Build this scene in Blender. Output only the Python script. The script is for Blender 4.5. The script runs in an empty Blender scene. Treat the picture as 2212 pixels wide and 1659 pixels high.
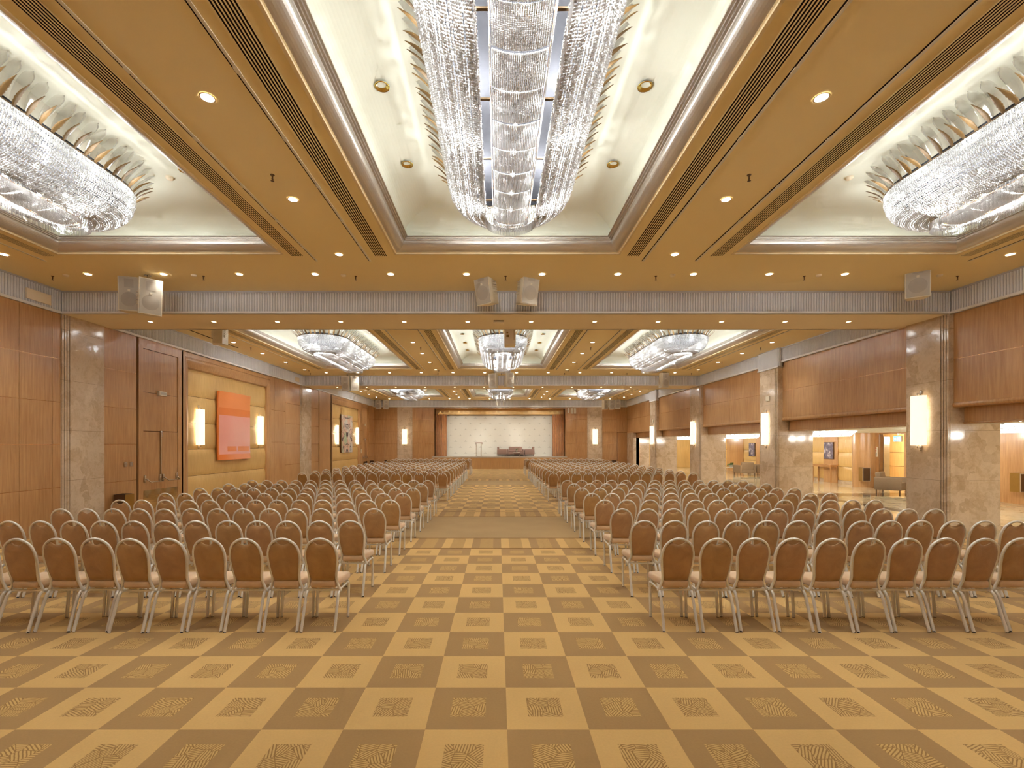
import bpy, bmesh, math, random
import numpy as np
from mathutils import Vector, Matrix, Euler

random.seed(7)
R = math.radians
PI = math.pi
SC = bpy.context.scene
COL = SC.collection

# ------------------------------------------------------------------ camera, world, exposure
F = 1024.0                       # focal length in pixels of the 2212 px wide frame
cam_d = bpy.data.cameras.new('camera')
cam_d.sensor_width = 36.0
cam_d.lens = 36.0 * F / 2212.0
cam_d.shift_x = (1106.0 - 1075.5) / 2212.0
cam_d.shift_y = (958.5 - 829.5) / 2212.0
cam_d.clip_start = 0.05
cam_d.clip_end = 200
cam = bpy.data.objects.new('camera', cam_d)
COL.objects.link(cam)
cam.location = (0, 0, 2.0)
cam.rotation_euler = (R(90), 0, 0)
SC.camera = cam

world = bpy.data.worlds.new('world')
SC.world = world
world.use_nodes = True
world.node_tree.nodes['Background'].inputs[0].default_value = (1.0, 0.93, 0.82, 1)
world.node_tree.nodes['Background'].inputs[1].default_value = 0.05

SC.view_settings.view_transform = 'Standard'
SC.view_settings.look = 'None'
SC.view_settings.exposure = 1.15
SC.view_settings.gamma = 1.0
SC.view_settings.use_curve_mapping = False
cy = SC.cycles
cy.use_denoising = True
cy.max_bounces = 6
cy.diffuse_bounces = 3
cy.glossy_bounces = 2
cy.transmission_bounces = 2
cy.transparent_max_bounces = 6
cy.sample_clamp_indirect = 4.0
cy.sample_clamp_direct = 0.0
cy.caustics_reflective = False
cy.caustics_refractive = False
cy.use_adaptive_sampling = True
cy.adaptive_threshold = 0.15
cy.adaptive_min_samples = 14

# light levels (W)
L_RIM = 1.9      # bulbs around the leaf ring of a chandelier
L_IN = 42.0       # bulbs inside the crystal basket
L_DOWN = 31.0     # recessed ceiling lights
L_SOFF = 14.0     # lights in the soffit of the cross beams
E_SCONCE = 2.6
E_BULB = 40.0
WHITE = (0.965, 1.0, 0.995)
WARM = (1.0, 0.975, 0.88)

# ------------------------------------------------------------------ main dimensions
XC = 0.175                      # middle of the hall
XL, XR = -10.0, 10.37           # side wall planes
YB, YE = -1.6, 38.2             # rear wall, end wall
ZC, ZB = 5.5, 4.97              # ceiling, beam soffit
PITCH = 13.45
BEAMS = [(10.84, 12.34), (24.29, 25.75)]
BAYS = [0.0, PITCH, 2 * PITCH]
TW = 2.07                       # half width of a ceiling tray
TX = [XC - 6.22, XC, XC + 6.22]
TY = (1.0, 8.74)
FX = 17.3                       # far wall of the foyer
FZ = 2.62                       # foyer ceiling

# ------------------------------------------------------------------ colours and materials
def s2l(c):
    c = c / 255.0
    return c / 12.92 if c <= 0.04045 else ((c + 0.055) / 1.055) ** 2.4

def col(r, g, b):
    return (s2l(r), s2l(g), s2l(b), 1.0)

class NT:
    """small wrapper for writing node maths"""
    def __init__(self, name):
        self.mat = bpy.data.materials.new(name)
        self.mat.use_nodes = True
        self.nt = self.mat.node_tree
        self.n = self.nt.nodes
        self.n.clear()
        self.out = self.n.new('ShaderNodeOutputMaterial')
    def link(self, a, b):
        self.nt.links.new(a, b)
    def put(self, sock, v):
        if isinstance(v, bpy.types.NodeSocket):
            self.link(v, sock)
        elif v is not None:
            sock.default_value = v
    def m(self, op, a, b=None, c=None):
        nd = self.n.new('ShaderNodeMath'); nd.operation = op
        self.put(nd.inputs[0], a)
        if b is not None: self.put(nd.inputs[1], b)
        if c is not None: self.put(nd.inputs[2], c)
        return nd.outputs[0]
    def coords(self, kind='Object'):
        return self.n.new('ShaderNodeTexCoord').outputs[kind]
    def sep(self, v):
        nd = self.n.new('ShaderNodeSeparateXYZ'); self.link(v, nd.inputs[0])
        return nd.outputs
    def comb(self, x, y, z=0.0):
        nd = self.n.new('ShaderNodeCombineXYZ')
        for i, v in enumerate((x, y, z)): self.put(nd.inputs[i], v)
        return nd.outputs[0]
    def mapv(self, v, scale=(1, 1, 1), loc=(0, 0, 0)):
        nd = self.n.new('ShaderNodeMapping'); self.link(v, nd.inputs[0])
        nd.inputs['Scale'].default_value = scale; nd.inputs['Location'].default_value = loc
        return nd.outputs[0]
    def noise(self, v, scale=5, detail=3, rough=0.5, dist=0.0):
        nd = self.n.new('ShaderNodeTexNoise')
        if v is not None: self.link(v, nd.inputs['Vector'])
        nd.inputs['Scale'].default_value = scale; nd.inputs['Detail'].default_value = detail
        nd.inputs['Roughness'].default_value = rough; nd.inputs['Distortion'].default_value = dist
        return nd.outputs[0]
    def mix(self, f, a, b, blend='MIX'):
        nd = self.n.new('ShaderNodeMix'); nd.data_type = 'RGBA'; nd.blend_type = blend
        self.put(nd.inputs[0], f); self.put(nd.inputs[6], a); self.put(nd.inputs[7], b)
        return nd.outputs[2]
    def ramp(self, f, stops):
        nd = self.n.new('ShaderNodeValToRGB'); self.link(f, nd.inputs[0])
        e = nd.color_ramp.elements
        while len(e) < len(stops): e.new(0.5)
        for i, (p, c) in enumerate(stops):
            e[i].position = p; e[i].color = c
        return nd.outputs[0]
    def bump(self, h, strength=0.2, dist=0.01):
        nd = self.n.new('ShaderNodeBump'); self.link(h, nd.inputs['Height'])
        nd.inputs['Strength'].default_value = strength; nd.inputs['Distance'].default_value = dist
        return nd.outputs[0]
    def bsdf(self, color, rough=0.6, metal=0.0, spec=0.5, coat=0.0, coat_r=0.1, emit=None, es=0.0, normal=None, alpha=None, trans=None, sheen=None):
        nd = self.n.new('ShaderNodeBsdfPrincipled')
        self.put(nd.inputs['Base Color'], color); self.put(nd.inputs['Roughness'], rough)
        self.put(nd.inputs['Metallic'], metal); nd.inputs['Specular IOR Level'].default_value = spec
        nd.inputs['Coat Weight'].default_value = coat; nd.inputs['Coat Roughness'].default_value = coat_r
        if emit is not None:
            self.put(nd.inputs['Emission Color'], emit); nd.inputs['Emission Strength'].default_value = es
        if normal is not None: self.link(normal, nd.inputs['Normal'])
        if alpha is not None: self.put(nd.inputs['Alpha'], alpha)
        if trans is not None: nd.inputs['Transmission Weight'].default_value = trans
        if sheen is not None: nd.inputs['Sheen Weight'].default_value = sheen
        self.link(nd.outputs[0], self.out.inputs[0])
        return nd

M = {}
def plain(key, c, rough=0.6, metal=0.0, spec=0.5, coat=0.0, var=0.05, scale=6.0, **k):
    t = NT(key)
    n = t.noise(t.coords(), scale, 2)
    dark = tuple(x * (1 - var * 2) for x in c[:3]) + (1,)
    lite = tuple(min(1, x * (1 + var * 2)) for x in c[:3]) + (1,)
    t.bsdf(t.mix(n, dark, lite), rough, metal, spec, coat, **k)
    M[key] = t.mat
    return t.mat

def glow(key, c, strength, sample=True):
    t = NT(key)
    e = t.n.new('ShaderNodeEmission')
    e.inputs[0].default_value = c; e.inputs[1].default_value = strength
    t.link(e.outputs[0], t.out.inputs[0])
    if not sample: t.mat.cycles.emission_sampling = 'NONE'
    M[key] = t.mat

def wood(key, a, b, rough=0.32, vert=True, scale=1.0, coat=0.25):
    t = NT(key)
    v = t.coords()
    sc = (9 * scale, 9 * scale, 0.5 * scale) if vert else (0.5, 9, 9)
    n1 = t.noise(t.mapv(v, sc), 3.0, 4, 0.6, 0.3)
    n2 = t.noise(t.mapv(v, (1.0, 1.0, 0.6)), 0.9, 2)
    f = t.m('ADD', t.m('MULTIPLY', n1, 0.7), t.m('MULTIPLY', n2, 0.45))
    c = t.ramp(f, [(0.36, a), (0.74, b)])
    t.bsdf(c, rough, 0, 0.45, coat, 0.15)
    M[key] = t.mat

S = 0.5736
def carpet(key, y0, mode):
    """mode: grid (squares with a hatched patch), strip (one cut row), plain"""
    t = NT(key)
    v = t.coords(); x, y, _z = t.sep(v)
    light, dark = col(214, 174, 110), col(170, 134, 86)
    hl, hd = col(208, 170, 108), col(156, 118, 66)
    big = t.noise(v, 0.55, 3); fine = t.noise(v, 60, 2)
    shade = t.m('ADD', 0.76, t.m('ADD', t.m('MULTIPLY', big, 0.34), t.m('MULTIPLY', fine, 0.14)))
    if mode == 'plain':
        c = t.mix(t.noise(v, 1.7, 4), col(168, 138, 94), col(182, 152, 106))
    else:
        u = t.m('DIVIDE', t.m('SUBTRACT', x, 0.065), S)
        w = t.m('DIVIDE', t.m('SUBTRACT', y, y0), S)
        cu, cw = t.m('FLOOR', u), t.m('FLOOR', w)
        fu, fw = t.m('FRACT', u), t.m('FRACT', w)
        odd = t.m('GREATER_THAN', t.m('FRACT', t.m('MULTIPLY', t.m('ADD', cu, cw if mode == 'grid' else 0.0), 0.5)), 0.25)
        base = t.mix(odd, light, dark)
        inu = t.m('LESS_THAN', t.m('ABSOLUTE', t.m('SUBTRACT', fu, 0.5)), 0.225)
        if mode == 'grid':
            inw = t.m('LESS_THAN', t.m('ABSOLUTE', t.m('SUBTRACT', fw, 0.5)), 0.222)
            mask = t.m('MULTIPLY', inu, inw)
        else:
            mask = inu
        p = t.comb(x, y, 0.0)
        vo = t.n.new('ShaderNodeTexVoronoi'); vo.voronoi_dimensions = '2D'; vo.inputs['Scale'].default_value = 10.0
        t.link(p, vo.inputs['Vector'])
        rs = t.sep(vo.outputs['Color'])
        ang = t.m('MULTIPLY', rs[0], PI)
        ax = t.m('MULTIPLY', x, t.m('COSINE', ang)); ay = t.m('MULTIPLY', y, t.m('SINE', ang))
        wig = t.m('MULTIPLY', t.noise(v, 25, 1), 1.6)
        st = t.m('SINE', t.m('ADD', t.m('MULTIPLY', t.m('ADD', ax, ay), 2 * PI / 0.019), wig))
        line = t.m('GREATER_THAN', st, 0.3)
        ve = t.n.new('ShaderNodeTexVoronoi'); ve.voronoi_dimensions = '2D'; ve.feature = 'DISTANCE_TO_EDGE'
        ve.inputs['Scale'].default_value = 10.0
        t.link(p, ve.inputs['Vector'])
        edge = t.m('LESS_THAN', ve.outputs['Distance'], 0.025)
        ln = t.m('MAXIMUM', line, edge)
        hatch = t.mix(ln, hl, hd)
        c = t.mix(mask, base, hatch)
    mul = t.mix(1.0, c, t.comb(shade, shade, shade), 'MULTIPLY')
    t.bsdf(mul, 0.95, 0, 0.1, sheen=0.15, normal=t.bump(fine, 0.25, 0.004))
    M[key] = t.mat

def marble(key, c0, c1, c2, scale=1.0, rough=0.12, tile=None):
    t = NT(key)
    v = t.coords()
    n1 = t.noise(t.mapv(v, (1, 1, 1)), 1.5 * scale, 6, 0.62, 1.6)
    n2 = t.noise(v, 5.0 * scale, 5, 0.7, 2.2)
    f = t.m('ADD', t.m('MULTIPLY', n1, 0.6), t.m('MULTIPLY', n2, 0.4))
    c = t.ramp(f, [(0.30, c0), (0.46, c1), (0.54, c2), (0.62, c1), (0.75, c0)])
    # angular fragments
    vo = t.n.new('ShaderNodeTexVoronoi'); vo.inputs['Scale'].default_value = 3.4 * scale
    wob = t.n.new('ShaderNodeTexNoise'); wob.inputs['Scale'].default_value = 2.2; wob.inputs['Detail'].default_value = 4
    t.link(v, wob.inputs['Vector'])
    va = t.n.new('ShaderNodeVectorMath'); va.operation = 'MULTIPLY_ADD'
    t.link(wob.outputs['Color'], va.inputs[0]); va.inputs[1].default_value = (.7, .7, .7); t.link(v, va.inputs[2])
    t.link(va.outputs[0], vo.inputs['Vector'])
    fr_ = t.sep(vo.outputs['Color'])[0]
    c = t.mix(t.m('MULTIPLY', t.m('POWER', fr_, 2.5), 0.6), c, c2)
    c = t.mix(t.m('MULTIPLY', t.m('POWER', t.m('SUBTRACT', 1.0, fr_), 3.0), 0.55), c, c0)
    if tile:
        x, y, z = t.sep(v)
        # light slab joints every metre of height
        fz = t.m('FRACT', t.m('DIVIDE', t.m('ADD', z, 0.02), tile))
        j = t.m('LESS_THAN', fz, 0.006)
        k = t.noise(t.comb(t.m('FLOOR', t.m('DIVIDE', z, tile)), t.m('FLOOR', x), t.m('FLOOR', t.m('MULTIPLY', y, 0.7))), 3.7, 0)
        c = t.mix(t.m('MULTIPLY', k, 0.35), c, c0)
        c = t.mix(j, c, tuple(q * 0.75 for q in c0[:3]) + (1,))
    t.bsdf(c, rough, 0, 0.5)
    M[key] = t.mat

carpet('carpet_grid_near', 3.315, 'grid')
carpet('carpet_grid_mid', 13.93 - 0.0, 'grid')
carpet('carpet_grid_far', 26.75, 'grid')
carpet('carpet_strip', 0.0, 'strip')
carpet('carpet_plain', 0.0, 'plain')
plain('carpet_seam', col(120, 84, 46), 0.95, spec=0.1)
wood('wood', col(180, 130, 80), col(212, 166, 114))
wood('wood_light', col(208, 166, 98), col(230, 192, 124), rough=0.4, coat=0.1)
wood('wood_deep', col(172, 122, 72), col(202, 152, 98))
wood('stage_wood', col(190, 144, 92), col(214, 168, 112))
plain('gap', col(112, 70, 38), 0.8, spec=0.2)
plain('brass_strip', col(205, 160, 110), 0.25, metal=0.9, var=0.03)
plain('ceiling_paint', col(255, 234, 186), 0.85, spec=0.2, var=0.015, scale=0.8)
plain('tray_paint', col(238, 238, 222), 0.8, spec=0.2, var=0.01, scale=1.2)
plain('cream', col(236, 214, 170), 0.6)
plain('crown_silver', col(206, 198, 188), 0.33, metal=0.7, var=0.04, scale=3)
plain('frieze_back', col(204, 202, 206), 0.6, metal=0.0, var=0.04)
plain('frieze_rib', col(250, 250, 255), 0.42, metal=0.0, var=0.05, scale=2.5)
plain('soffit_paint', col(255, 238, 212), 0.85, spec=0.2, var=0.02, scale=0.6)
plain('white_plastic', col(232, 222, 200), 0.45)
plain('grille', col(196, 188, 174), 0.6, var=0.03, scale=300)
plain('grille_dark', col(180, 170, 156), 0.6)
plain('chrome', col(214, 212, 210), 0.15, metal=1.0, var=0.02)
plain('steel_mirror', col(205, 190, 160), 0.06, metal=1.0, var=0.02)
plain('chair_metal', col(240, 236, 228), 0.3, metal=0.3, var=0.03)
plain('rubber', col(30, 28, 26), 0.7)
plain('bronze', col(112, 84, 44), 0.55, metal=0.1, var=0.15, scale=30)
plain('bronze_dark', col(96, 76, 52), 0.4, metal=0.6)
plain('canopy_plate', col(56, 56, 60), 0.95, spec=0.05, metal=0.0, var=0.08, scale=14)
plain('gold_reflector', col(214, 186, 110), 0.18, metal=1.0)
plain('dark_slot', col(30, 18, 8), 0.9, spec=0.1)
plain('sprinkler_metal', col(110, 84, 56), 0.4, metal=0.6)
plain('white_paint', col(236, 230, 214), 0.8)
plain('sofa_taupe', col(150, 128, 104), 0.9, spec=0.1, var=0.06, scale=60)
plain('sofa_mauve', col(158, 128, 116), 0.9, spec=0.1, var=0.06, scale=60)
plain('leaf_green', col(96, 130, 60), 0.6, var=0.2, scale=40)
plain('pot_white', col(214, 206, 196), 0.4)
plain('stage_floor', col(196, 186, 172), 0.5)
plain('bin_gold', col(168, 128, 60), 0.3, metal=0.5)
plain('bin_dark', col(84, 54, 26), 0.5)
marble('marble', col(190, 162, 130), col(216, 192, 162), col(232, 212, 188), 1.0, 0.1, tile=1.16)
marble('marble_floor', col(186, 164, 124), col(214, 194, 156), col(226, 208, 174), 0.8, 0.06)
marble('marble_floor_dark', col(86, 74, 60), col(108, 94, 76), col(126, 110, 90), 1.2, 0.06)
glow('lamp_white', (1.0, 0.93, 0.80, 1), 9.0, False)
glow('lamp_amber', (1.0, 0.83, 0.52, 1), 3.2, False)
glow('bulb_glow', (1.0, 0.97, 0.93, 1), E_BULB, False)
def foyer_glow():
    t = NT('foyer_crystal')
    n = t.noise(t.coords(), 9, 2)
    e = t.n.new('ShaderNodeEmission'); e.inputs[0].default_value = (1.0, 0.95, 0.88, 1)
    t.link(t.m('MULTIPLY', t.m('POWER', n, 3.0), 9.0), e.inputs[1])
    t.link(e.outputs[0], t.out.inputs[0]); M['foyer_crystal'] = t.mat
foyer_glow()
glow('exit_blue', (0.25, 0.62, 0.95, 1), 1.1)
glow('exit_white', (0.85, 0.97, 1.0, 1), 1.6)

def fabric():
    t = NT('chair_fabric')
    info = t.n.new('ShaderNodeObjectInfo')
    v = t.coords()
    sh = t.n.new('ShaderNodeVectorMath'); sh.operation = 'ADD'; t.link(v, sh.inputs[0]); t.link(t.comb(t.m('MULTIPLY', info.outputs['Random'], 9.0), 0.0, 0.0), sh.inputs[1])
    n = t.noise(sh.outputs[0], 7, 4, 0.6, 0.6); f = t.noise(v, 220, 2)
    a = t.mix(info.outputs['Random'], col(194, 150, 86), col(198, 150, 104))
    c = t.mix(n, t.mix(0.42, a, col(96, 60, 24)), t.mix(0.36, a, col(240, 200, 146)))
    t.bsdf(c, 0.85, 0, 0.15, sheen=0.5, normal=t.bump(t.m('ADD', n, t.m('MULTIPLY', f, 0.1)), 0.5, 0.01))
    M['chair_fabric'] = t.mat
    t = NT('seat_fabric')
    v = t.coords(); n = t.noise(v, 12, 3)
    t.bsdf(t.mix(n, col(214, 176, 134), col(230, 196, 156)), 0.85, 0, 0.15, sheen=0.6, normal=t.bump(n, 0.3, 0.008))
    M['seat_fabric'] = t.mat
fabric()

def crystal():
    # cut glass beads: bright, faceted, partly letting light through
    t = NT('crystal_bead')
    tr = t.n.new('ShaderNodeBsdfTranslucent'); tr.inputs[0].default_value = (0.90, 0.90, 0.90, 1)
    df = t.n.new('ShaderNodeBsdfDiffuse'); df.inputs[0].default_value = (0.80, 0.80, 0.80, 1)
    gl = t.n.new('ShaderNodeBsdfGlossy'); gl.inputs[0].default_value = (1, 1, 1, 1); gl.inputs[1].default_value = 0.12
    m1 = t.n.new('ShaderNodeMixShader'); m1.inputs[0].default_value = 0.45
    t.link(tr.outputs[0], m1.inputs[1]); t.link(df.outputs[0], m1.inputs[2])
    m2 = t.n.new('ShaderNodeMixShader'); m2.inputs[0].default_value = 0.22
    t.link(m1.outputs[0], m2.inputs[1]); t.link(gl.outputs[0], m2.inputs[2])
    t.link(m2.outputs[0], t.out.inputs[0]); M['crystal_bead'] = t.mat
    for key, a, tint in (('glass_leaf', 0.92, 0.98), ('glass_rod', 0.35, 0.93)):
        t = NT(key)
        tp = t.n.new('ShaderNodeBsdfTransparent'); tp.inputs[0].default_value = (0.97, 0.97, 0.97, 1)
        tr = t.n.new('ShaderNodeBsdfTranslucent'); tr.inputs[0].default_value = (tint, tint, tint, 1)
        gl = t.n.new('ShaderNodeBsdfGlossy'); gl.inputs[1].default_value = 0.1
        m1 = t.n.new('ShaderNodeMixShader'); m1.inputs[0].default_value = 0.22
        t.link(tr.outputs[0], m1.inputs[1]); t.link(gl.outputs[0], m1.inputs[2])
        lw = t.n.new('ShaderNodeLayerWeight'); lw.inputs[0].default_value = 0.35
        m2 = t.n.new('ShaderNodeMixShader')
        t.link(t.m('MULTIPLY', t.m('SUBTRACT', 1.0, lw.outputs['Facing']), a), m2.inputs[0])
        t.link(m1.outputs[0], m2.inputs[1]); t.link(tp.outputs[0], m2.inputs[2])
        t.link(m2.outputs[0], t.out.inputs[0]); M[key] = t.mat
crystal()

def sconce_mat():
    t = NT('alabaster_glow')
    v = t.coords(); x, y, z = t.sep(v)
    n = t.noise(v, 4, 4, 0.6, 0.8)
    c = t.mix(n, (1.0, 0.88, 0.66, 1), (1.0, 0.95, 0.84, 1))
    t.bsdf(col(240, 232, 214), 0.3, 0, 0.5, emit=c, es=0.44)
    M['alabaster_glow'] = t.mat
    glow('tube_glow', (1.0, 0.88, 0.68, 1), 7.0)
sconce_mat()

def art_mats():
    t = NT('art_orange')
    x, y, z = t.sep(t.coords('Generated'))
    # generated: y along the wall, z upwards
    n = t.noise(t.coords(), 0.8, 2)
    pink = t.mix(n, col(252, 164, 150), col(255, 184, 168))  # pink field set into the orange panel's colour, darker blocks along its foot
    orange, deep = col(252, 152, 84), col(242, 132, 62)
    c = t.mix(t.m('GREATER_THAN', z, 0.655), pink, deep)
    c = t.mix(t.m('GREATER_THAN', z, 0.765), c, orange)
    c = t.mix(t.m('LESS_THAN', z, 0.085), c, deep)
    c = t.mix(t.m('LESS_THAN', y, 0.03), c, deep)
    bz = t.m('MULTIPLY', t.m('GREATER_THAN', z, 0.125), t.m('LESS_THAN', z, 0.20))
    b1 = t.m('MULTIPLY', bz, t.m('MULTIPLY', t.m('GREATER_THAN', y, 0.25), t.m('LESS_THAN', y, 0.52)))
    b2 = t.m('MULTIPLY', bz, t.m('MULTIPLY', t.m('GREATER_THAN', y, 0.56), t.m('LESS_THAN', y, 0.97)))
    c = t.mix(t.m('MAXIMUM', b1, b2), c, deep)
    t.bsdf(c, 0.25, 0, 0.5, 0.8, 0.04)
    M['art_orange'] = t.mat
    t = NT('art_tapestry')
    x, y, z = t.sep(t.coords('Generated'))
    my = t.m('ABSOLUTE', t.m('SUBTRACT', y, 0.5))
    p = t.comb(t.m('MULTIPLY', my, 3.0), t.m('MULTIPLY', z, 2.6), 0.0)
    n = t.noise(p, 1.5, 2, 0.5, 1.2)
    line = t.m('LESS_THAN', t.m('ABSOLUTE', t.m('SUBTRACT', n, 0.5)), 0.022)
    tint = t.noise(t.comb(t.m('MULTIPLY', y, 2.0), t.m('MULTIPLY', z, 2.0), 3.0), 1.1, 1)
    bg = t.ramp(tint, [(0.35, col(222, 216, 206)), (0.5, col(232, 190, 164)), (0.62, col(190, 200, 166))])
    c = t.mix(line, bg, col(84, 68, 70))
    t.bsdf(c, 0.5, 0, 0.4); M['art_tapestry'] = t.mat
    t = NT('art_mountain')
    n = t.noise(t.coords('Generated'), 3.2, 5, 0.6, 0.8)
    t.bsdf(t.ramp(n, [(0.38, col(70, 62, 84)), (0.52, col(112, 98, 116)), (0.66, col(204, 190, 190))]), 0.4)
    M['art_mountain'] = t.mat
art_mats()

def screen_mat():
    t = NT('backdrop_print')
    x, y, z = t.sep(t.coords())
    # rows of a small emblem over a line, staggered
    px, pz = 0.82, 0.487
    row = t.m('FLOOR', t.m('DIVIDE', t.m('SUBTRACT', z, 1.02), pz))
    off = t.m('MULTIPLY', t.m('FRACT', t.m('MULTIPLY', row, 0.5)), px)
    fx = t.m('SUBTRACT', t.m('MULTIPLY', t.m('FRACT', t.m('DIVIDE', t.m('ADD', t.m('ADD', x, 40.0), off), px)), px), px / 2)
    fz = t.m('SUBTRACT', t.m('MULTIPLY', t.m('FRACT', t.m('DIVIDE', t.m('SUBTRACT', z, 1.02), pz)), pz), pz / 2)
    ax = t.m('ABSOLUTE', fx)
    bar = t.m('MULTIPLY', t.m('LESS_THAN', ax, 0.13), t.m('LESS_THAN', t.m('ABSOLUTE', t.m('ADD', fz, 0.06)), 0.014))
    tri = t.m('MULTIPLY', t.m('LESS_THAN', ax, t.m('SUBTRACT', 0.075, t.m('MULTIPLY', t.m('ADD', fz, 0.045), 1.9))),
              t.m('MULTIPLY', t.m('GREATER_THAN', fz, -0.044), t.m('LESS_THAN', fz, -0.012)))
    dot = t.m('MULTIPLY', t.m('LESS_THAN', ax, 0.018), t.m('MULTIPLY', t.m('GREATER_THAN', fz, -0.012), t.m('LESS_THAN', fz, 0.045)))
    k = t.m('MULTIPLY', t.m('MAXIMUM', bar, t.m('MAXIMUM', tri, dot)), 0.42)
    t.bsdf(t.mix(k, col(236, 232, 222), col(150, 146, 138)), 0.7, 0, 0.2)
    M['backdrop_print'] = t.mat
screen_mat()

# ------------------------------------------------------------------ mesh helpers
class MB:
    def __init__(self):
        self.v, self.f, self.mi, self.sm = [], [], [], []
    def quad_mesh(self, verts, faces, mi=0, smooth=False):
        b = len(self.v)
        self.v += [tuple(p) for p in verts]
        for f in faces:
            self.f.append(tuple(i + b for i in f)); self.mi.append(mi); self.sm.append(smooth)
        return self
    def box(self, x0, x1, y0, y1, z0, z1, mi=0, mat=None):
        vs = [(x, y, z) for z in (z0, z1) for y in (y0, y1) for x in (x0, x1)]
        if mat is not None: vs = [tuple(mat @ Vector(p)) for p in vs]
        return self.quad_mesh(vs, [(0, 2, 3, 1), (4, 5, 7, 6), (0, 1, 5, 4), (2, 6, 7, 3), (0, 4, 6, 2), (1, 3, 7, 5)], mi)
    def prism(self, poly, axis, a, b, mi=0, smooth=False, mat=None):
        """poly of 2D points extruded along axis ('x','y','z') from a to b"""
        def P(u, v, w):
            return {'x': (w, u, v), 'y': (u, w, v), 'z': (u, v, w)}[axis]
        n = len(poly)
        vs = [P(u, v, a) for u, v in poly] + [P(u, v, b) for u, v in poly]
        if mat is not None: vs = [tuple(mat @ Vector(p)) for p in vs]
        side = [(i, (i + 1) % n, n + (i + 1) % n, n + i) for i in range(n)]
        self.quad_mesh(vs, side, mi, smooth)
        self.quad_mesh(vs, [tuple(range(n))[::-1], tuple(range(n, 2 * n))], mi, False)
        return self
    def tube(self, pts, r, seg=8, mi=0, closed=False, cap=True, flat=1.0):
        pts = [Vector(p) for p in pts]; n = len(pts)
        rs = r if isinstance(r, (list, tuple)) else [r] * n
        rings, up = [], None
        for i, p in enumerate(pts):
            if closed: t = pts[(i + 1) % n] - pts[i - 1]
            else: t = pts[min(i + 1, n - 1)] - pts[max(i - 1, 0)]
            t.normalize()
            if up is None:
                up = Vector((0, 1, 0)) if abs(t.y) < 0.9 else Vector((1, 0, 0))
            up = (up - t * up.dot(t)); up.normalize()
            s = t.cross(up)
            rings.append([p + (s * math.cos(2 * PI * k / seg) + up * flat * math.sin(2 * PI * k / seg)) * rs[i] for k in range(seg)])
        vs = [q for rg in rings for q in rg]
        fs = []
        m = n if closed else n - 1
        for i in range(m):
            j = (i + 1) % n
            for k in range(seg):
                l = (k + 1) % seg
                fs.append((i * seg + k, i * seg + l, j * seg + l, j * seg + k))
        self.quad_mesh(vs, fs, mi, True)
        if cap and not closed:
            self.quad_mesh(rings[0], [tuple(range(seg))[::-1]], mi); self.quad_mesh(rings[-1], [tuple(range(seg))], mi)
        return self
    def lathe(self, prof, c=(0, 0, 0), seg=20, mi=0, axis='z', smooth=True):
        vs, fs = [], []
        for r, h in prof:
            for k in range(seg):
                a = 2 * PI * k / seg
                x, y = r * math.cos(a), r * math.sin(a)
                if axis == 'z': vs.append((c[0] + x, c[1] + y, c[2] + h))
                elif axis == 'y': vs.append((c[0] + x, c[1] + h, c[2] + y))
                else: vs.append((c[0] + h, c[1] + x, c[2] + y))
        for i in range(len(prof) - 1):
            for k in range(seg):
                l = (k + 1) % seg
                fs.append((i * seg + k, i * seg + l, (i + 1) * seg + l, (i + 1) * seg + k))
        return self.quad_mesh(vs, fs, mi, smooth)
    def mesh(self, name, mats):
        me = bpy.data.meshes.new(name)
        me.from_pydata(self.v, [], self.f)
        for k in mats: me.materials.append(M[k])
        me.polygons.foreach_set('material_index', self.mi)
        me.polygons.foreach_set('use_smooth', self.sm)
        bm = bmesh.new(); bm.from_mesh(me)
        bmesh.ops.recalc_face_normals(bm, faces=bm.faces)
        bm.to_mesh(me); bm.free()
        return me
    def build(self, name, mats, parent=None, loc=None, rot=None):
        if isinstance(mats, str): mats = [mats]
        return obj(name, self.mesh(name, mats), parent, loc, rot)

def obj(name, me, parent=None, loc=None, rot=None):
    o = bpy.data.objects.new(name, me); COL.objects.link(o)
    if parent is not None: o.parent = parent
    if loc is not None: o.location = loc
    if rot is not None: o.rotation_euler = rot
    return o

def thing(name, label, cat, loc=(0, 0, 0), rz=0.0, group=None):
    o = bpy.data.objects.new(name, None); COL.objects.link(o)
    o.empty_display_size = 0.1
    o.location = loc; o.rotation_euler = (0, 0, rz)
    return tag(o, label, cat, group)

def tag(o, label, cat, group=None, kind=None):
    o['label'] = label; o['category'] = cat
    if group: o['group'] = group
    if kind: o['kind'] = kind
    return o

def struct(o, label=None):
    o['kind'] = 'structure'
    if label: o['label'] = label
    return o

def copy_tree(o, parent=None, loc=None, rot=None):
    c = o.copy(); COL.objects.link(c)
    c.parent = parent
    if loc is not None: c.location = loc
    if rot is not None: c.rotation_euler = rot
    for ch in list(KIDS.get(o, ())) or [k for k in o.children]:
        copy_tree(ch, c)
    return c
KIDS = {}

def rounded_box(sx, sy, sz, r, seg=3):
    bm = bmesh.new()
    bmesh.ops.create_cube(bm, size=1.0)
    bmesh.ops.scale(bm, vec=(sx, sy, sz), verts=bm.verts)
    bmesh.ops.bevel(bm, geom=bm.edges[:] + bm.verts[:], offset=r, segments=seg, profile=0.5, affect='EDGES')
    me_v = [tuple(v.co) for v in bm.verts]
    bm.verts.index_update()
    me_f = [tuple(v.index for v in f.verts) for f in bm.faces]
    bm.free()
    return me_v, me_f

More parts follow.
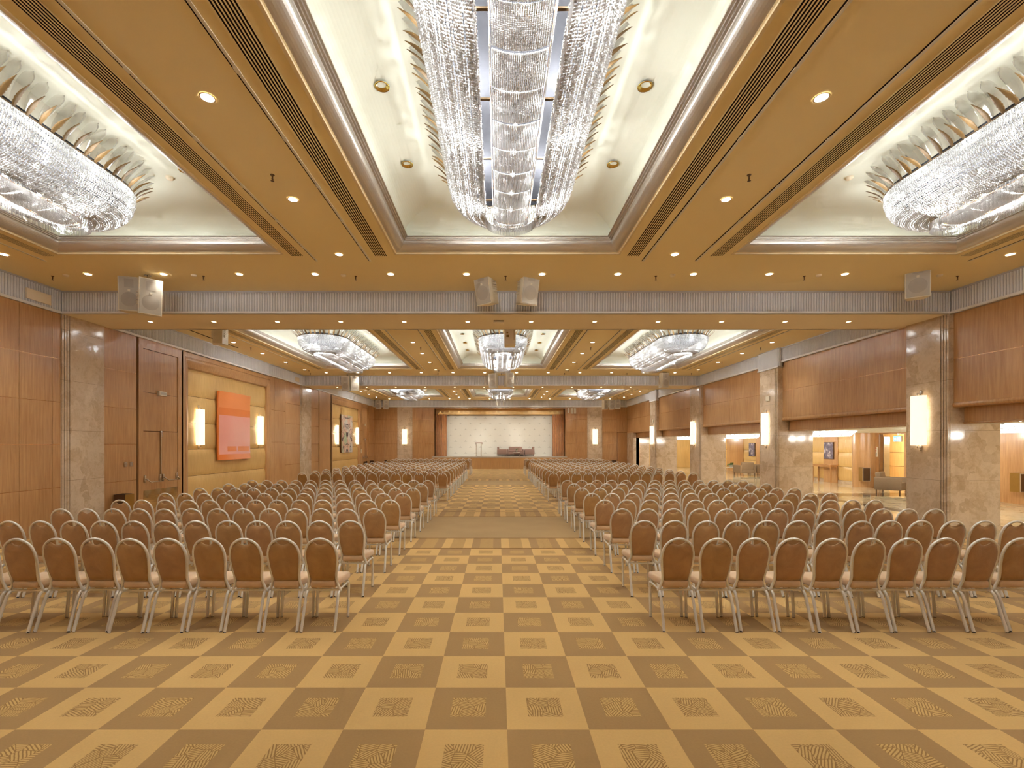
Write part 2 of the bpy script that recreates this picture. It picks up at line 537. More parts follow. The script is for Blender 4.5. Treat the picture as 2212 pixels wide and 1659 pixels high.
def add_rbox(mb, cx, cy, cz, sx, sy, sz, r, mi=0, seg=3, mat=None):
    v, f = rounded_box(sx, sy, sz, r, seg)
    v = [Vector(p) + Vector((cx, cy, cz)) for p in v]
    if mat is not None: v = [mat @ p for p in v]
    mb.quad_mesh(v, f, mi, True)

def catmull(pts, n=4):
    P = [Vector(p) for p in pts]; out = []
    for i in range(len(P) - 1):
        p0, p1, p2, p3 = P[max(i - 1, 0)], P[i], P[i + 1], P[min(i + 2, len(P) - 1)]
        for k in range(n):
            t = k / n
            out.append(0.5 * ((2 * p1) + (-p0 + p2) * t + (2 * p0 - 5 * p1 + 4 * p2 - p3) * t * t + (-p0 + 3 * p1 - 3 * p2 + p3) * t ** 3))
    out.append(P[-1])
    return out

def add_light(kind, name, loc, power, color=WHITE, radius=0.05, parent=None, **k):
    ld = bpy.data.lights.new(name, kind)
    ld.energy = power; ld.color = color
    if kind in ('POINT', 'SPOT'): ld.shadow_soft_size = radius
    for a, b in k.items(): setattr(ld, a, b)
    o = bpy.data.objects.new(name, ld); COL.objects.link(o)
    o.location = loc
    if parent is not None: o.parent = parent
    return o

ORD = ['first', 'second', 'third', 'fourth', 'fifth', 'sixth', 'seventh', 'eighth', 'ninth', 'tenth', 'eleventh', 'twelfth', 'thirteenth']

# ------------------------------------------------------------------ floor
fl = MB()
bands = [(YB, 9.05, 0), (9.09, 10.02, 3), (10.06, 13.0, 4), (13.04, 13.9, 3), (13.93, 22.15, 1), (22.19, 23.1, 3),
         (23.14, 25.66, 4), (25.7, 26.71, 3), (26.75, YE, 2)]
for i, (a, b, mi) in enumerate(bands):
    fl.quad_mesh([(XL - .3, a, 0), (10.42, a, 0), (10.42, b, 0), (XL - .3, b, 0)], [(0, 1, 2, 3)], mi)
    if i + 1 < len(bands):
        c = bands[i + 1][0]
        fl.quad_mesh([(XL - .3, b, 0), (10.42, b, 0), (10.42, c, 0), (XL - .3, c, 0)], [(0, 1, 2, 3)], 5)
struct(fl.build('floor', ['carpet_grid_near', 'carpet_grid_mid', 'carpet_grid_far', 'carpet_strip', 'carpet_plain', 'carpet_seam']))
ff = MB()
ys = [YB, 4.4, 5.2, 18.0, 19.1, 31.6, 32.6, YE + 2]
for i in range(len(ys) - 1):
    mi = i % 2
    for (x0, x1, st) in ((10.42, 11.8, 0), (11.8, 12.2, 1), (12.2, FX + 4, 0)):
        ff.quad_mesh([(x0, ys[i], 0), (x1, ys[i], 0), (x1, ys[i + 1], 0), (x0, ys[i + 1], 0)], [(0, 1, 2, 3)], 1 if (mi or st) else 0)
struct(ff.build('floor', ['marble_floor', 'marble_floor_dark']))

# ------------------------------------------------------------------ ceiling with trays
def tray_y(b): return (TY[0] + b, TY[1] + b)
ce = MB()
yseg = [YB]
for b in BAYS:
    a, c = tray_y(b); yseg += [a, c]
yseg.append(YE + 0.3)
for i in range(len(yseg) - 1):
    y0, y1 = yseg[i], yseg[i + 1]
    if i % 2 == 0:
        ce.quad_mesh([(XL - .3, y0, ZC), (XR + .3, y0, ZC), (XR + .3, y1, ZC), (XL - .3, y1, ZC)], [(0, 1, 2, 3)])
    else:
        xs = [XL - .3]
        for t in TX: xs += [t - TW, t + TW]
        xs.append(XR + .3)
        for k in range(0, len(xs), 2):
            ce.quad_mesh([(xs[k], y0, ZC), (xs[k + 1], y0, ZC), (xs[k + 1], y1, ZC), (xs[k], y1, ZC)], [(0, 1, 2, 3)])
struct(ce.build('ceiling', 'ceiling_paint'))

CROWN = [(-.015, .0), (-.015, -.012), (.02, -.012), (.02, .012), (.035, .018)] + \
        [(.035 + .165 * math.sin(a), .018 + .135 * (1 - math.cos(a))) for a in [R(x) for x in range(10, 91, 10)]] + \
        [(.205, .165), (.232, .165), (.234, .182), (.258, .182), (.26, .2), (.285, .2), (.285, .215)]
def rect_sweep(mb, x0, x1, y0, y1, prof, zb, mi_of, smooth=True):
    """sweep an inward profile (inset, rise) round a rectangle"""
    rings = []
    for (a, h) in prof:
        rings.append([(x0 + a, y0 + a, zb + h), (x1 - a, y0 + a, zb + h), (x1 - a, y1 - a, zb + h), (x0 + a, y1 - a, zb + h)])
    for i in range(len(rings) - 1):
        for k in range(4):
            l = (k + 1) % 4
            mb.quad_mesh([rings[i][k], rings[i][l], rings[i + 1][l], rings[i + 1][k]], [(0, 1, 2, 3)], mi_of(i), smooth)
n_trim = 1
TRAY_Z = 6.02
for bi, b in enumerate(BAYS):
    y0, y1 = tray_y(b)
    for t in TX:
        mb = MB()
        rect_sweep(mb, t - TW, t + TW, y0, y1, CROWN, ZC, lambda i: 1 if i < 4 else 0, False)
        o = mb.build('trim_%d' % n_trim, ['crown_silver', 'cream']); struct(o); n_trim += 1
        # vaulted tray above the crown
        mb = MB()
        prof = [(.285, .215), (.24, .215), (.2, .24)] + [(.2 + .5 * (1 - math.cos(a)), .24 + .28 * math.sin(a)) for a in [R(x) for x in range(5, 91, 5)]]
        rect_sweep(mb, t - TW, t + TW, y0, y1, prof, ZC, lambda i: 0, True)
        z = ZC + .52
        mb.quad_mesh([(t - TW + .7, y0 + .7, z), (t + TW - .7, y0 + .7, z), (t + TW - .7, y1 - .7, z), (t - TW + .7, y1 - .7, z)], [(0, 1, 2, 3)], 0, True)
        struct(mb.build('ceiling', 'tray_paint'))

# linear air vents and track rails beside the trays
def linear_vent(x, w, y0, y1, label):
    t = thing('ceiling_vent', label, 'air vent', (x, (y0 + y1) / 2, ZC), 0, 'slotted ceiling vents beside the trays')
    L = (y1 - y0) / 2
    MB().box(-w / 2, w / 2, -L, L, -.004, .0).build('backing', 'dark_slot', t)
    m = MB(); n = 7
    for k in range(n + 1):
        c = -w / 2 + w * k / n
        m.box(c - .0072, c + .0072, -L, L, -.006, -.003)
    m.build('slat', 'ceiling_paint', t)
def track(x, y0, y1, label):
    t = thing('ceiling_track', label, 'track', (x, (y0 + y1) / 2, ZC), 0, 'thin partition tracks in the ceiling')
    L = (y1 - y0) / 2
    m = MB().box(-.016, .016, -L, L, -.008, 0)
    y = -L + .6
    while y < L:
        m.box(-.022, .022, y, y + .07, -.012, -.002); y += 1.0
    m.build('rail', 'white_paint', t)
    MB().box(-.032, -.016, -L, L, -.003, 0).build('dark_strip', 'dark_slot', t)  # dark strip along one edge of the rail
VX = [(-8.36, .2), (-3.73, .22), (-2.175, .23), (2.515, .23), (4.07, .22), (8.71, .2)]
TRX = [-8.66, -3.46, -2.44, 2.78, 3.80, 9.02]
BN = ['bay over the camera', 'middle bay', 'bay before the stage']
SD = ['along the artwork wall', 'beside the artwork-side tray', 'beside the centre tray, artwork side', 'beside the centre tray, lobby side', 'beside the lobby-side tray', 'along the lobby wall']
for bi, b in enumerate(BAYS):
    a, c = tray_y(b)
    for k, (x, w) in enumerate(VX):
        linear_vent(x, w, a, c + .09, 'long slotted air vent %s, %s' % (SD[k], BN[bi]))
    for k, x in enumerate(TRX):
        track(x, a - .2, c + .34, 'thin pale track %s, %s' % (SD[k], BN[bi]))
# narrow dark slot near the artwork wall
for bi, b in enumerate(BAYS[1:]):
    tag(MB().box(-9.5, -9.47, 14.6 + bi * PITCH, 17.3 + bi * PITCH, ZC - .01, ZC).build('ceiling_slot', 'dark_slot'), 'narrow dark slot in the ceiling by the artwork wall, %s' % BN[bi + 1], 'slot')

# ------------------------------------------------------------------ beams and friezes
def ribs_x(mb, x0, x1, y, z0, z1, sgn, pitch=.059):
    """vertical ribs on a face of constant y; sgn = direction they stick out"""
    n = max(1, int((x1 - x0) / pitch)); p = (x1 - x0) / n
    for i in range(n):
        c = x0 + p * (i + .5)
        q = [(c - .015, y), (c - .011, y + sgn * .02), (c, y + sgn * .026), (c + .011, y + sgn * .02), (c + .015, y)]
        vs = [(a, bb, z0) for a, bb in q] + [(a, bb, z1) for a, bb in q]
        mb.quad_mesh(vs, [(k, k + 1, k + 6, k + 5) for k in range(4)], 1, False)
def ribs_y(mb, y0, y1, x, z0, z1, sgn, pitch=.059):
    n = max(1, int((y1 - y0) / pitch)); p = (y1 - y0) / n
    for i in range(n):
        c = y0 + p * (i + .5)
        q = [(x, c - .015), (x + sgn * .02, c - .011), (x + sgn * .026, c), (x + sgn * .02, c + .011), (x, c + .015)]
        vs = [(a, bb, z0) for a, bb in q] + [(a, bb, z1) for a, bb in q]
        mb.quad_mesh(vs, [(k, k + 1, k + 6, k + 5) for k in range(4)], 1, False)

for (y0, y1) in BEAMS:
    mb = MB()
    mb.box(XL - .2, XR + .2, y0 + .03, y1 - .03, ZB + .012, ZC, 0)
    mb.box(XL - .2, XR + .2, y0, y1, ZB - .0, ZB + .012, 2)
    mb.box(XL - .2, XR + .2, y0 - .01, y0 + .03, ZB, ZB + .055, 1)
    mb.box(XL - .2, XR + .2, y0 - .0, y0 + .03, ZC - .04, ZC, 0)
    mb.box(XL - .2, XR + .2, y1 - .03, y1 + .01, ZB, ZB + .055, 1)
    ribs_x(mb, XL, XR, y0 + .03, ZB + .05, ZC - .04, -1)
    ribs_x(mb, XL, XR, y1 - .03, ZB + .05, ZC - .04, 1, .12)
    o = mb.build('trim_%d' % n_trim, ['frieze_back', 'frieze_rib', 'soffit_paint']); n_trim += 1
    struct(o)
ivals = [(YB, BEAMS[0][0]), (BEAMS[0][1], BEAMS[1][0]), (BEAMS[1][1], YE)]
for side, x, s in (('left', XL, 1), ('right', XR, -1)):
    for (y0, y1) in ivals:
        mb = MB()
        xa, xb = sorted((x - s * .2, x - s * 0.0))
        mb.box(xa, xb, y0, y1, ZB, ZC, 0)
        xa, xb = sorted((x, x + s * .035))
        mb.box(xa, xb, y0, y1, ZB, ZB + .055, 1)
        mb.box(xa, xb, y0, y1, ZC - .035, ZC, 0)
        ribs_y(mb, y0, y1, x, ZB + .05, ZC - .035, s)
        struct(mb.build('trim_%d' % n_trim, ['frieze_back', 'frieze_rib'])); n_trim += 1
# frieze over the stage
mb = MB()
mb.box(XL, XR, YE - .12, YE + .2, ZB - .03, ZC, 0); mb.box(XL, XR, YE - .16, YE - .12, ZB - .03, ZB + .04, 1)
ribs_x(mb, XL, XR, YE - .12, ZB + .04, ZC - .04, -1)
struct(mb.build('trim_%d' % n_trim, ['frieze_back', 'frieze_rib'])); n_trim += 1
# frieze boxes wrapped round the slim lobby-side columns
MIDY = [(3.95, 5.15), (17.35, 18.55), (30.7, 31.9)]
for (y0, y1) in MIDY:
    mb = MB().box(10.22, 10.4, y0 - .06, y1 + .06, 4.79, ZC, 0)
    mb.box(10.19, 10.22, y0 - .08, y1 + .08, 4.79, 4.84, 1)
    ribs_y(mb, y0 - .05, y1 + .05, 10.22, 4.84, ZC - .03, -1)
    ribs_x(mb, 10.22, 10.4, y0 - .06, 4.84, ZC - .03, -1)
    struct(mb.build('trim_%d' % n_trim, ['frieze_back', 'frieze_rib'])); n_trim += 1

# ------------------------------------------------------------------ wood walls
ZS = [0.0, 1.0, 1.985, 2.95, 3.935, ZB]
def panel_wall_y(mb, y0, y1, x, s, splits, zs=ZS, th=.03, mi=0):
    """panels on a wall of constant x facing s, thin joints, brass strips in the level joints"""
    xa, xb = sorted((x - s * th, x))
    ya = [y0] + splits + [y1]
    for i in range(len(ya) - 1):
        for k in range(len(zs) - 1):
            mb.box(xa, xb, ya[i] + (.004 if i else 0), ya[i + 1] - .004, zs[k] + (.006 if k else 0), zs[k + 1] - .006, mi)
    for z in zs[1:-1]:
        q = sorted((x - s * th, x - s * .004))
        mb.box(q[0], q[1], y0, y1, z - .006, z + .006, 2)
def panel_wall_x(mb, x0, x1, y, splits, zs=ZS, th=.03, mi=0):
    xa = [x0] + splits + [x1]
    for i in range(len(xa) - 1):
        for k in range(len(zs) - 1):
            mb.box(xa[i] + (.004 if i else 0), xa[i + 1] - .004, y, y + th, zs[k] + (.006 if k else 0), zs[k + 1] - .006, mi)
    for z in zs[1:-1]:
        mb.box(x0, x1, y + .004, y + th, z - .006, z + .006, 2)

WM = ['wood', 'gap', 'brass_strip', 'wood_light']
# backing shell
mb = MB()
mb.box(XL - .4, XL - .24, YB, YE + .3, 0, ZC, 1)
for (a_, b_) in ((YB, 15.1), (20.95, 28.48), (34.52, YE)): mb.box(XL - .24, XL - .1, a_, b_, 0, ZC, 1)
panel_wall_y(mb, YB, 10.84, XL, 1, [0.0, 2.2, 4.4, 6.6, 8.8, 9.90, 10.64])
panel_wall_y(mb, 12.0, 13.12, XL, 1, [])
panel_wall_y(mb, 15.0 + 5.93, 22.3, XL, 1, [21.25], zs=[0, 2.07, 3.5, ZB])
panel_wall_y(mb, 22.3, BEAMS[1][0] - .35, XL, 1, [], zs=[0, 1.0, 1.985, 2.95, 3.935, ZB])
panel_wall_y(mb, 25.3, 26.45, XL, 1, [])
panel_wall_y(mb, 34.55, 34.8, XL, 1, [])
panel_wall_y(mb, 36.75, YE, XL, 1, [])
struct(mb.build('wall_left', WM))

def double_door(i, y0, y1, label_bar=True, frame=.17, dy0=None, dy1=None, bars=True):
    """tall wooden portal with a pair of doors, a push bar on each leaf and mirror kick plates"""
    dy0 = y0 + frame if dy0 is None else dy0; dy1 = y1 - frame if dy1 is None else dy1
    x = XL
    d = MB()
    d.box(x - .09, x - .002, y0, y1, 4.7, ZB, 0)
    d.box(x - .09, x, y0, dy0, 0, 4.7, 0); d.box(x - .09, x, dy1, y1, 0, 4.7, 0)
    ym = (dy0 + dy1) / 2
    d.box(x - .09, x - .025, dy0 + .006, dy1 - .006, 3.47, 4.69, 0)
    d.box(x - .09, x - .025, dy0 + .006, ym - .003, 2.37, 3.46, 0); d.box(x - .09, x - .025, ym + .003, dy1 - .006, 2.37, 3.46, 0)
    d.box(x - .1, x - .07, y0, y1, 0, ZB, 1)
    door = d.build('door_%d' % i, ['wood', 'gap']); struct(door)
    for a, b in ((dy0 + .006, ym - .004), (ym + .004, dy1 - .006)):
        leaf = MB().box(x - .085, x - .02, a, b, .01, 2.35).build('door_leaf', 'wood', door)
        MB().box(x - .02, x - .016, a + .02, b - .02, .12, .67).build('kick_plate', 'steel_mirror', leaf)
        bar = MB()
        for yy in (a + .06, b - .06): add_rbox(bar, x - .0, yy, 1.0, .04, .06, .2, .015)
        bar.tube([(x + .03, a + .06, 1.0), (x + .1, a + .16, .9), (x + .1, b - .06, .9), (x + .02, b - .06, .97)], .016, 8)
        bar.build('push_bar', 'chrome', leaf)
    rod = MB().box(x - .02, x + .012, ym - .045, ym - .015, 1.0, 2.3)
    add_rbox(rod, x + .0, ym - .02, 2.28, .05, .06, .22, .02)
    rod.build('latch_rod', 'chrome', door)
    return ym
ym1 = double_door(1, 13.2, 15.0)
# plain portal pair in the far bay
d = MB().box(XL - .09, XL, 26.55, 28.35, 0, 3.4, 0); d.box(XL - .09, XL, 26.55, 28.35, 3.41, ZB, 0); struct(d.build('door_2', ['wood', 'gap']))
double_door(3, 34.85, 36.7, dy0=35.15, dy1=36.4)

def niche(y0, y1, i):
    """wood framed niche with padded pale panels"""
    global n_trim
    x = XL; zt = ZB - .02
    # frame: flat outer band + round inner moulding, sides and top
    fr = MB()
    w = .35; r = .2
    prof = [(0, 0), (.1, 0), (.105, -.02), (.12, -.02)] + [(.12 + .2 * (1 - math.cos(a)) , -.02 + .06 * math.sin(a) - .09 * (1 - math.cos(a))) for a in [R(q) for q in range(10, 91, 16)]] + [(.34, -.16)]
    pts = []
    for (a, h) in prof:
        pts.append([(x + h, y0 + a, 0), (x + h, y0 + a, zt - a * 1.45), (x + h, y1 - a * 1.0, zt - a * 1.45), (x + h, y1 - a * 1.0, 0)])
    for k in range(len(pts) - 1):
        for j in range(3):
            fr.quad_mesh([pts[k][j], pts[k][j + 1], pts[k + 1][j + 1], pts[k + 1][j]], [(0, 1, 2, 3)], 0, True)
    struct(fr.build('trim_%d' % n_trim, ['wood'])); n_trim += 1
    a, b = y0 + .33, y1 - .33
    zs = [0, .93, 1.81, 2.69, 3.57, 4.46]
    m = MB()
    m.box(x - .2, x - .16, a, b, 0, 4.46, 1)
    ny = 12
    for k in range(5):
        z0, z1 = zs[k] + .006, zs[k + 1] - .006
        segs = [a, b] if k else [a, (a + b) / 2 - .8, b]
        vs, fs = [], []
        nz = 10
        for q in range(nz + 1):
            t = q / nz
            bul = .045 * (1 - abs(2 * t - 1) ** 4)
            z = z0 + (z1 - z0) * t
            vs += [(x - .16 + .01 + bul, a, z), (x - .16 + .01 + bul, b, z)]
        for q in range(nz): fs.append((2 * q, 2 * q + 1, 2 * q + 3, 2 * q + 2))
        m.quad_mesh(vs, fs, 0, True)
    struct(m.build('wall_left', ['wood_light', 'gap']))
    return a, b
niche(15.06, 20.93, 0)
niche(28.5, 34.5, 1)

# ------------------------------------------------------------------ marble columns
def column_side(x, s, y0, y1, zt, label, reeds_near=True):
    """column against a side wall; reeded near edge"""
    m = MB()
    f = x + s * .02
    xa, xb = sorted((x - s * .35, f))
    m.box(xa, xb, y0 + .2, y1, 0, zt, 0)
    c = sorted((x - s * .35, f - s * .045)); m.box(c[0], c[1], y0, y0 + .2, 0, zt, 0)
    for k in range(3):
        ya = y0 + .012 + k * .065
        c = sorted((f - s * .045, f - s * .012)); m.box(c[0], c[1], ya, ya + .04, 0, zt, 0)
    o = m.build('marble_column', 'marble'); struct(o, label)
    return o
column_side(XL + .02, 1, 10.84, 12.0, ZB, 'marble column on the artwork wall under the nearer beam')
column_side(XL + .02, 1, 23.95, 25.3, ZB, 'marble column on the artwork wall under the farther beam')
for k, (y0, y1) in enumerate([(10.84, 11.95), (24.05, 25.4)]):
    column_side(10.32, -1, y0, y1, ZB, 'marble column on the lobby side under the %s beam' % ('nearer' if k == 0 else 'farther'))
for k, (y0, y1) in enumerate(MIDY):
    column_side(10.27, -1, y0, y1, 4.79, 'slim marble column between lobby openings, %s' % BN[k])
# piers reaching back into the foyer
PIER = [(-1.6, -.2), (3.95, 5.15), (10.9, 12.0), (17.45, 18.6), (24.15, 25.4), (30.8, 31.95), (36.4, 38.2)]
for k, (y0, y1) in enumerate(PIER):
    m = MB()
    m.box(10.62 if k < 6 else 10.9, 10.86, y0 + .02, y1, 0, 2.9, 0)
    m.box(10.86, 11.66, y0 + .1, y1, 0, 2.9, 0)
    m.box(10.855, 11.665, y0 + .085, y1, 0, .1, 0)
    m.box(10.4, 10.64, y0 + .06, y1 - .02, 0, 2.85, 0)
    struct(m.build('marble_column', 'marble'), 'broad marble pier at the lobby opening')

# ------------------------------------------------------------------ lobby-side wall over the openings
mb = MB()
segs = [(YB, 3.95), (5.15, 10.84), (11.95, 17.35), (18.55, 24.05), (25.4, 30.7), (31.9, YE)]
for (y0, y1) in segs:
    n = max(1, round((y1 - y0) / 1.35)); sp = [y0 + (y1 - y0) * k / n for k in range(1, n)]
    panel_wall_y(mb, y0, y1, 10.42, -1, [sp[len(sp) // 2]] if sp else [], zs=[2.95, 3.935, ZB])
    mb.box(10.45, 10.62, y0, y1, 2.86, ZC, 1)
    # rounded bottom nose
    prof = [(10.42, 2.95), (10.40, 2.93), (10.39, 2.885), (10.40, 2.85), (10.43, 2.835), (10.78, 2.835), (10.78, 2.95)]
    mb.prism(prof, 'y', y0, y1, 0)
    # recessed lintel
    for k in range(n):
        a, b = y0 + (y1 - y0) * k / n, y0 + (y1 - y0) * (k + 1) / n
        mb.box(10.66, 10.8, a + .003, b - .003, 2.50, 2.84, 0)
    mb.prism([(10.66, 2.5), (10.645, 2.49), (10.64, 2.47), (10.66, 2.455), (10.8, 2.455), (10.8, 2.5)], 'y', y0, y1, 0)
struct(mb.build('wall_right', WM))

# ------------------------------------------------------------------ foyer
fo = MB()
fo.box(10.8, FX + 4, YB, YE + 2, FZ, FZ + .1, 0)
fo.prism([(10.78, 2.45), (11.5, 2.47), (11.75, 2.52), (11.9, FZ), (10.78, FZ)], 'y', YB, YE + 2, 0)
fo.prism([(15.9, 2.56), (16.1, 2.5), (FX, 2.49), (FX, FZ), (15.9, FZ)], 'y', YB, YE + 2, 0)
fo.box(10.6, 10.85, YB, YE, 2.86, ZC, 0)
struct(fo.build('ceiling', 'white_paint'))
fw = MB()
# pieces along the far foyer wall: (y0, y1, type)
pieces = [(-1.6, 2.0, 'w'), (2.0, 9.5, 'p'), (9.5, 12.5, 'w'), (12.5, 15.2, 'p'), (15.2, 17.2, 'w'), (17.2, 20.0, 'p'),
          (21.47, 22.0, 'd'), (22.45, 24.05, 'p'), (24.05, 25.1, 'w'), (25.1, 26.2, 'p'), (26.2, 30.2, 'p'), (30.2, 31.7, 'w'), (31.7, 33.3, 'p'), (33.3, 34.2, 'd'), (34.2, 35.7, 'w'), (35.7, 40.2, 'p')]
fzs = [0, .16, .84, 1.55, 2.5]
for (a, b, k) in pieces:
    if k == 'p':
        for q in range(1, 4):
            z0, z1 = fzs[q] + .005, fzs[q + 1] - .005
            vs, fs = [], []
            for i in range(9):
                t = i / 8; vs += [(FX - .01 - .03 * (1 - abs(2 * t - 1) ** 4), a, z0 + (z1 - z0) * t), (FX - .01 - .03 * (1 - abs(2 * t - 1) ** 4), b, z0 + (z1 - z0) * t)]
            for i in range(8): fs.append((2 * i, 2 * i + 1, 2 * i + 3, 2 * i + 2))
            fw.quad_mesh(vs, fs, 1, True)
        fw.box(FX - .05, FX, a, b, 0, .16, 3)
    else:
        fw.box(FX - .06, FX, a, b, 0, 2.52, 0 if k == 'w' else 4)
fw.box(FX, FX + .1, YB, 20.05, 0, FZ, 2); fw.box(FX, FX + .1, 21.45, YE + 2, 0, FZ, 2)
# curved wood column beside the doorway
fw.lathe([(.52, 0), (.52, 2.52)], (FX - .12, 22.12, 0), 32, 0)
fw.box(FX - .08, FX + .1, 20.0, 20.1, 0, 2.52, 0)
fw.box(FX - .0, FX + .1, 20.05, 21.45, 2.42, FZ, 0)
struct(fw.build('wall_foyer', ['wood', 'wood_light', 'gap', 'marble', 'wood_deep']))
# small room past the foyer doorway
rm = MB()
rm.box(FX + 3.4, FX + 3.5, 18.0, 25.5, 0, FZ, 1)
for z in (.84, 1.55): rm.box(FX + 3.385, FX + 3.4, 18.0, 25.5, z - .006, z + .006, 2)
rm.box(FX + .1, FX + 3.5, 25.4, 25.5, 0, FZ, 0); rm.box(FX + .1, FX + 3.5, 18.0, 18.1, 0, FZ, 0)
struct(rm.build('wall_foyer', ['wood', 'wood_light', 'gap']))
# open door leaf with push bar
plain('door_grey', col(188, 168, 140), 0.4)  # even grey-brown stands in for the reflection in a glass door leaf
dl = MB().box(-.025, .025, 0, 1.0, .02, 2.32); 
door = dl.build('door_4', ['door_grey'], None, (FX + .12, 21.42, 0), (0, 0, R(-51))); struct(door)
b = MB(); b.tube([(-.03, .1, 1.1), (-.1, .16, .98), (-.1, .84, .98), (-.03, .9, 1.1)], .018, 8); b.tube([(-.05, .88, 1.0), (-.05, .88, 2.3)], .014, 6)
b.build('push_bar', 'chrome', door)
jamb = MB().box(FX - .06, FX + .08, 21.38, 21.45, 0, 2.42).build('trim_%d' % n_trim, 'chrome'); struct(jamb); n_trim += 1
# end walls of foyer
em = MB().box(10.6, FX + 4, YE + 1.9, YE + 2.0, 0, FZ, 0); em.box(10.8, FX + 4, YB - .1, YB, 0, FZ, 0)
struct(em.build('wall_foyer', 'wood_light'))

# ------------------------------------------------------------------ rear wall and end wall
bw = MB().box(XL - .3, XR + .5, YB - .15, YB - .03, 0, ZC, 1)
for k in range(8):
    a = XL + k * 2.55
    for q in range(5): bw.box(a + .004, a + 2.546, YB - .03, YB, ZS[q] + .006, ZS[q + 1] - .006, 0)
bw.box(XL, XR, YB - .03, YB + .02, ZB, ZC, 3)
struct(bw.build('wall_back', ['wood', 'gap', 'brass_strip', 'frieze_rib']))

SX0, SX1 = -5.2, 5.5
CX = [(-8.02, -6.96), (7.27, 8.33)]
ew = MB()
ew.box(XL - .3, SX0, YE + .03, YE + .2, 0, ZC, 1); ew.box(SX1, XR + .3, YE + .03, YE + .2, 0, ZC, 1)
panel_wall_x(ew, XL, CX[0][0], YE, [-9.15])
panel_wall_x(ew, CX[0][1], SX0, YE, [-6.05])
panel_wall_x(ew, SX1, CX[1][0], YE, [6.3])
panel_wall_x(ew, CX[1][1], 9.6, YE, [])
ew.box(9.6, XR + .05, YE, YE + .03, 2.9, ZB, 0)
ew.box(SX0, SX1, YE + .02, YE + .2, 4.86, ZC, 1)
struct(ew.build('wall_end', WM))
struct(MB().box(9.62, XR + .03, YE - .02, YE + .03, 0, 2.88).build('door_5', 'wood_deep'))
for k, (a, b) in enumerate(CX):
    m = MB().box(a, b, YE - .12, YE + .05, 0, ZB, 0)
    m.box(a - .07, a, YE - .06, YE + .05, 0, ZB, 0); m.box(b, b + .07, YE - .06, YE + .05, 0, ZB, 0)
    struct(m.build('marble_column', 'marble'), 'marble column beside the stage, %s' % ('artwork side' if k == 0 else 'lobby side'))

# ------------------------------------------------------------------ stage
st = thing('stage', 'low stage with wood panelled front at the end of the hall', 'stage', (.15, 37.65, 0))
m = MB()
n = 14; wv = (SX1 - SX0) / n
for k in range(n):
    m.box(SX0 - .15 + wv * k + .004, SX0 - .15 + wv * (k + 1) - .004, 0, .04, 0, .9)
m.build('front_panel', 'stage_wood', st)
MB().box(SX0 - .15, SX1 - .15, .02, .06, 0, .9).build('backing', 'gap', st)
MB().box(SX0 - .15, SX1 - .15, -.02, .55, .9, .97).box(SX0 + .02 - .15, SX1 - .17, .55, 3.6, .3, .97).build('platform', 'stage_floor', st)
# stage recess shell
m = MB()
m.box(SX0 - .1, SX0, YE + .03, 41.4, 0, ZC, 0); m.box(SX1, SX1 + .1, YE + .03, 41.4, 0, ZC, 0)
m.box(SX0, SX1, 41.3, 41.4, 0, ZC, 0); m.box(SX0, SX1, YE + .2, 41.4, 4.95, 5.0, 0)
struct(m.build('wall_stage', 'wood_deep'))
# portal frame
m = MB().box(SX0, SX0 + .06, YE - .04, YE + .3, .97, 4.9, 0).box(SX1 - .06, SX1, YE - .04, YE + .3, .97, 4.9, 0).box(SX0, SX1, YE - .04, YE + .3, 4.84, 4.92, 0)
struct(m.build('trim_%d' % n_trim, 'wood')); n_trim += 1
# valance above the backdrop
m = MB().box(SX0 + .1, SX1 - .1, 39.0, 39.04, 4.42, 4.95)
m.box(SX0 + .1, SX1 - .1, 38.96, 39.0, 4.40, 4.43)
tag(m.build('stage_valance', 'wood_light'), 'pale valance across the top of the stage opening', 'valance')
bd = tag(MB().box(-4.27, 4.55, 39.4, 39.43, .975, 4.5).build('backdrop_screen', 'backdrop_print'), 'wide white backdrop with rows of small grey emblems on the stage', 'backdrop')
# curtains
def curtain(x0, x1, y, z0, z1, label):
    m = MB(); n = 120
    rnd = random.Random(int(x0 * 10) + 60)
    vs, fs = [], []
    ph = [rnd.random() * 6 for _ in range(4)]
    for i in range(n + 1):
        u = i / n; x = x0 + (x1 - x0) * u
        d = .06 * math.sin(u * 2 * PI * 7 + ph[0]) + .03 * math.sin(u * 2 * PI * 12.3 + ph[1]) + .015 * math.sin(u * 60 + ph[2])
        vs += [(x, y + d, z0), (x + .02 * math.sin(u * 30), y + d * .6, z1 - .03 * abs(math.sin(u * 20)))]
    for i in range(n): fs.append((2 * i, 2 * i + 2, 2 * i + 3, 2 * i + 1))
    m.quad_mesh(vs, fs, 0, True)
    return tag(m.build('stage_curtain', 'curtain_fabric'), label, 'curtain')
plain('curtain_fabric', col(208, 152, 100), 0.5, var=0.12, scale=3, sheen=0.4)
curtain(SX0 + .08, -4.15, 38.8, .98, 4.42, 'bronze pleated curtain at the artwork side of the stage')
curtain(4.45, SX1 - .08, 38.8, .98, 4.42, 'bronze pleated curtain at the lobby side of the stage')
for k in range(26):
    x = SX0 + .45 + k * .385
    s = add_light('SPOT', 'valance_spot', (x, 38.88, 4.92), 3.2 if k % 4 else 4.6, WARM, .012, spot_size=R(50), spot_blend=.15)
for x in (-2.9, .15, 3.2):
    s = add_light('SPOT', 'stage_spot', (x, 34.6, 5.38), 235, (1, .96, .84), .15, spot_size=R(58), spot_blend=1.0)
    d_ = Vector((x * 1.0, 39.4, 2.5)) - Vector((x, 34.6, 5.38))
    s.rotation_euler = d_.to_track_quat('-Z', 'Y').to_euler()

